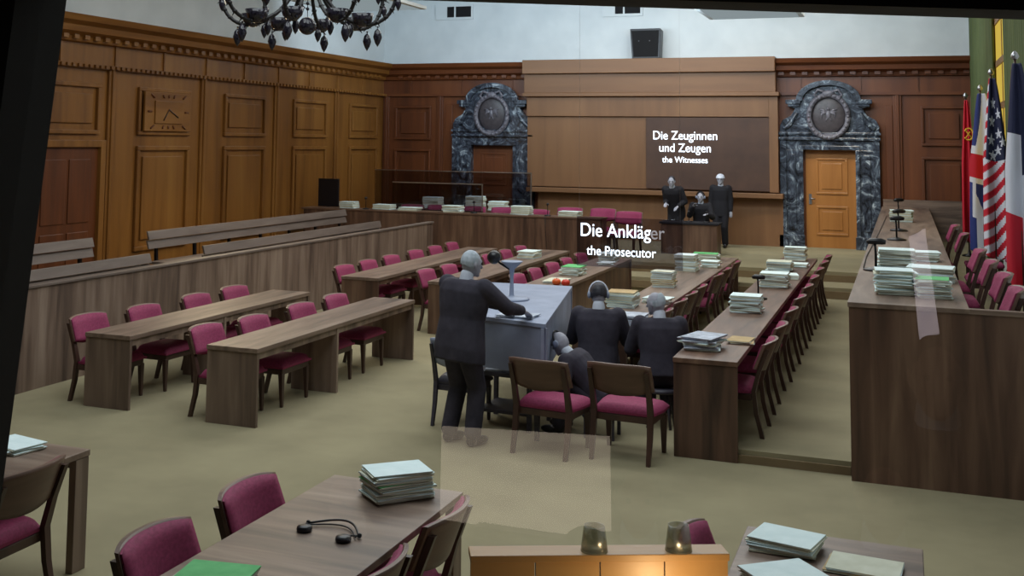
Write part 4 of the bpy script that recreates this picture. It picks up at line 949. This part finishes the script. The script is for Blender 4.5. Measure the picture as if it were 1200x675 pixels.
# ================================================================== CHANDELIER
ch = thing('chandelier', 'dark crystal chandelier with curled arms and drops hanging from the ceiling', 'chandelier', (-6.1, 11.0, 0))
ZC = 4.74
MB().lathe([(.0, -.42), (.03, -.41), (.05, -.38), (.03, -.33), (.10, -.22), (.14, -.1), (.05, .1), (.03, .4), (.08, .6), (.02, .8), (.02, 2.2), (0, 2.2)], (0, 0, ZC), 20).build('central_stem', 'wrought_iron', ch)
def drop(mb, p, L0=.13, r=.032):
    x, y, z = p; mb.ball((x, y, z-.02), .012, 8); mb.lathe([(0, -L0), (r*.55, -L0*.82), (r, -L0*.55), (r*.7, -L0*.28), (r*.2, -.04), (0, -.03)], (x, y, z), 8)
cry = None
for k in range(8):
    a_ = 2*PI*k/8+.25; ca, sa = math.cos(a_), math.sin(a_)
    pr_ = [(.08, -.2), (.34, -.56), (.66, -.70), (.90, -.60), (1.0, -.36), (.94, -.20)]
    # refined curve
    def cr_(t_):
        i = min(int(t_*5), 4); f = t_*5-i; P0, P1, P2, P3 = pr_[max(i-1, 0)], pr_[i], pr_[i+1], pr_[min(i+2, 5)]
        return [.5*((2*P1[j])+(-P0[j]+P2[j])*f+(2*P0[j]-5*P1[j]+4*P2[j]-P3[j])*f*f+(-P0[j]+3*P1[j]-3*P2[j]+P3[j])*f**3) for j in (0, 1)]
    pts = [cr_(t_/24) for t_ in range(25)]; P3D = [(r*ca, r*sa, ZC+z) for r, z in pts]
    arm = MB(); arm.tube(P3D, .021, 8)
    for i in range(2, 24, 2):
        p = P3D[i]; arm.ball(p, .036, 6, (1, 1, .6)); arm.tube([p, (p[0]+random.uniform(-.07, .07), p[1]+random.uniform(-.07, .07), p[2]-.045)], [.012, .002], 5)
    am = arm.build('arm', 'wrought_iron', ch)
    cup = MB(); e = P3D[-1]; cup.lathe([(0, 0), (.05, .01), (.15, .07), (.16, .085), (.05, .03), (0, .03)], e, 16); e2 = P3D[9]; cup.lathe([(0, -.03), (.05, -.02), (.10, .03), (.13, .12), (.115, .12), (.08, .04), (0, .0)], e2, 12); cup.build('glass_dish', 'dark_crystal', am)
    cd_ = MB(); cd_.lathe([(0, .03), (.018, .03), (.018, .16), (0, .17)], e, 10); cd_.build('candle', 'hist_shirt', am)
    d_ = MB(); low = P3D[12]; drop(d_, (low[0], low[1], low[2]-.03), .24, .052); drop(d_, (e[0], e[1], e[2]), .20, .044); drop(d_, P3D[7], .20, .042); 
    drop(d_, ((e[0]+.10*ca), (e[1]+.10*sa), e[2]+.04), .20, .042); drop(d_, (P3D[19][0]+.02, P3D[19][1], P3D[19][2]), .18, .038); d_.build('crystal_drop', 'dark_crystal', am)
m = MB(); m.tube([(0, 0, ZC-.42), (0, 0, ZC-.64)], .004, 5).ball((0, 0, ZC-.46), .020, 10).ball((0, 0, ZC-.52), .020, 10).build('bead_chain', 'dark_crystal', ch)
MB().ball((0, 0, ZC-.71), .10, 24).build('crystal_ball', 'dark_crystal', ch)

# ================================================================== VIEWING WINDOW (frame, pane) AND VISITORS
YF = 3.0
wi = struct(MB().box(-12.7, 1.4, YF-.004, YF+.004, .02, 6.9).build('window_1', 'clear_glass'))
x0, z0 = at(78, 0, YF+.12); x1, z1 = at(-6, 640, YF+.12); dx = (x0-x1)/(z0-z1)
xt, xb = x0+dx*(6.9-z0), x1-dx*(z1-0)
MB().hexa([(xb-1.6,YF-.12,0),(xb,YF-.12,0),(xb,YF+.12,0),(xb-1.6,YF+.12,0),(xt-1.6,YF-.12,6.9),(xt,YF-.12,6.9),(xt,YF+.12,6.9),(xt-1.6,YF+.12,6.9)]).build('window_jamb', 'frame_black', wi)
xa, za = at(480, 0, YF+.1); xb_, zb_ = at(1200, 23, YF+.1); sl_ = (zb_-za)/(xb_-xa); zl, zr = za-1.9*sl_, zb_+.9*sl_
MB().hexa([(xa-1.9,YF-.10,zl),(xb_+.9,YF-.10,zr),(xb_+.9,YF+.10,zr),(xa-1.9,YF+.10,zl),(xa-1.9,YF-.10,6.9),(xb_+.9,YF-.10,6.9),(xb_+.9,YF+.10,6.9),(xa-1.9,YF+.10,6.9)]).build('window_head', 'frame_black', wi)
def gallery_screen(label, quad, mat, name):
    # stands in the dark gallery behind the camera; the pane mirrors it
    q = [at(px, py, 7.3) for px, py in quad]; y_ = 2*YF-7.3
    tag(MB().hexa([(x, y_-.03, z) for x, z in q]+[(x, y_, z) for x, z in q]).build(name, mat), label, 'screen')
    xm = sum(x for x, z in q)/4; MB().box(xm-.03, xm+.03, y_-.09, y_-.032, .25, min(z for x, z in q)+.3).box(xm-.3, xm+.3, y_-.3, y_+.1, .25, .27).build('stand', 'black_metal', bpy.data.objects[-1] if False else [o for o in bpy.data.objects if o.name.startswith(name)][-1])
gallery_screen('large pale screen of the visitor gallery, mirrored in the pane over the carpet', [(515, 655), (716, 655), (714, 512), (518, 500)], 'screen_glow', 'projection_screen')
gallery_screen('narrow bright light panel of the gallery, mirrored in the pane over the judges bench', [(1078, 404), (1101, 390), (1084, 268), (1065, 278)], 'panel_glow', 'light_panel')
struct(MB().box(-12.7, 1.44, -2.15, 2.85, 0, .25).build('floor_gallery', 'black_matte'))
for (px, py, hair_, d_, hh) in ((182, 668, 'black_hair', 'black-haired visitor, only the crown of the head showing in front of the headset table', 1.5), (622, 668, 'brown_hair', 'brown-haired visitor whose crown shows before the pale counter', 1.63),
                        (1022, 671, 'black_hair', 'dark-haired visitor whose crown shows before the yellowed folder', 1.7), (1147, 667, 'black_hair', 'dark-haired visitor at the lower right, crown showing over bare carpet', 1.72)):
    yv = 1.8 if px > 1100 else 2.45; x, z = at(px, py, yv)
    ht = z-.25; figure('person', d_, (x, yv, .25), R(random.uniform(-12, 12)), ht/1.0215, hair=hair_, vox=.012)

# ================================================================== LIGHT
def area(name, loc, size, size_y, energy, color=(1, 1, 1), rot=(0, 0, 0), spread=None):
    l = bpy.data.lights.new(name, 'AREA'); l.shape = 'RECTANGLE'; l.size = size; l.size_y = size_y; l.energy = energy; l.color = color
    if spread: l.spread = R(spread)
    o = bpy.data.objects.new(name, l); C.objects.link(o); o.location = loc; o.rotation_euler = rot; return o
area('ceiling_light_front', (-4.5, 8.5, 7.1), 7, 5, 400, (.90, .97, 1))
area('ceiling_light_middle', (-4.5, 16, 7.1), 8, 5, 440, (.97, .98, .97))
area('ceiling_light_back', (-3.5, 23, 6.9), 6, 3, 290, (1, .93, .84))
area('upper_wall_wash', (-6, 21.5, 5.3), 10, 1.0, 370, (.70, .86, 1), (R(108), 0, 0))
area('left_wall_wash', (-9.3, 17.5, 6.3), 9, 1.0, 190, (1, .80, .52), (0, R(-52), R(0)))
sl = bpy.data.lights.new('portal_spot', 'SPOT'); sl.energy = 620; sl.color = (1, .86, .66); sl.spot_size = R(34); sl.spot_blend = .9; sl.shadow_soft_size = .2
slo = bpy.data.objects.new('portal_spot', sl); C.objects.link(slo); slo.location = (-1.2, 22.5, 6.9)
slo.rotation_euler = (Vector((-1.5, 27.2, 1.2))-slo.location).to_track_quat('-Z', 'Y').to_euler()
pt2 = bpy.data.lights.new('platform_spot', 'SPOT'); pt2.energy = 950; pt2.color = (1, .90, .72); pt2.spot_size = R(58); pt2.spot_blend = 1; pt2.shadow_soft_size = .3  # spot added to brighten the platform, no fixture modelled
po2 = bpy.data.objects.new('platform_spot', pt2); C.objects.link(po2); po2.location = (-2.4, 23.6, 6.9)
# suspended ceiling panels just under the frame head
q1 = at(500, 11, 20.0); q2 = at(943, 20, 24.0)
for i, (x, y, z) in enumerate(((q1[0]-.9, 19.0, q1[1]), (q2[0]-.9, 23.0, q2[1]))):
    t = thing('ceiling_panel_lamp', 'flat white suspended ceiling lamp, %s' % ('beside the chandelier' if i == 0 else 'above the wooden screen, its edge just in view'), 'ceiling lamp', (x, y, z))
    MB().box(-1.0, .9, -1.0, 1.0, 0, .06).build('housing', 'white_plaster', t); MB().box(-.9, .8, -.9, .9, -.012, 0).build('diffuser', 'panel_light', t)
    for sx in (-.6, .6): MB().tube([(sx, 0, .06), (sx, 0, 7.2-z)], .006, 6).build('hanging_wire', 'silver_metal', t)

w = bpy.data.worlds.new('world'); bpy.context.scene.world = w; w.use_nodes = True
w.node_tree.nodes['Background'].inputs[0].default_value = (.02, .02, .025, 1); w.node_tree.nodes['Background'].inputs[1].default_value = .3
sc_ = bpy.context.scene
sc_.view_settings.view_transform = 'Standard'; sc_.view_settings.look = 'None'; sc_.view_settings.gamma = 1; sc_.view_settings.use_curve_mapping = False
sc_.view_settings.exposure = 0
sc_.cycles.use_denoising = True; sc_.cycles.max_bounces = 8; sc_.cycles.transparent_max_bounces = 16; sc_.cycles.sample_clamp_indirect = 4
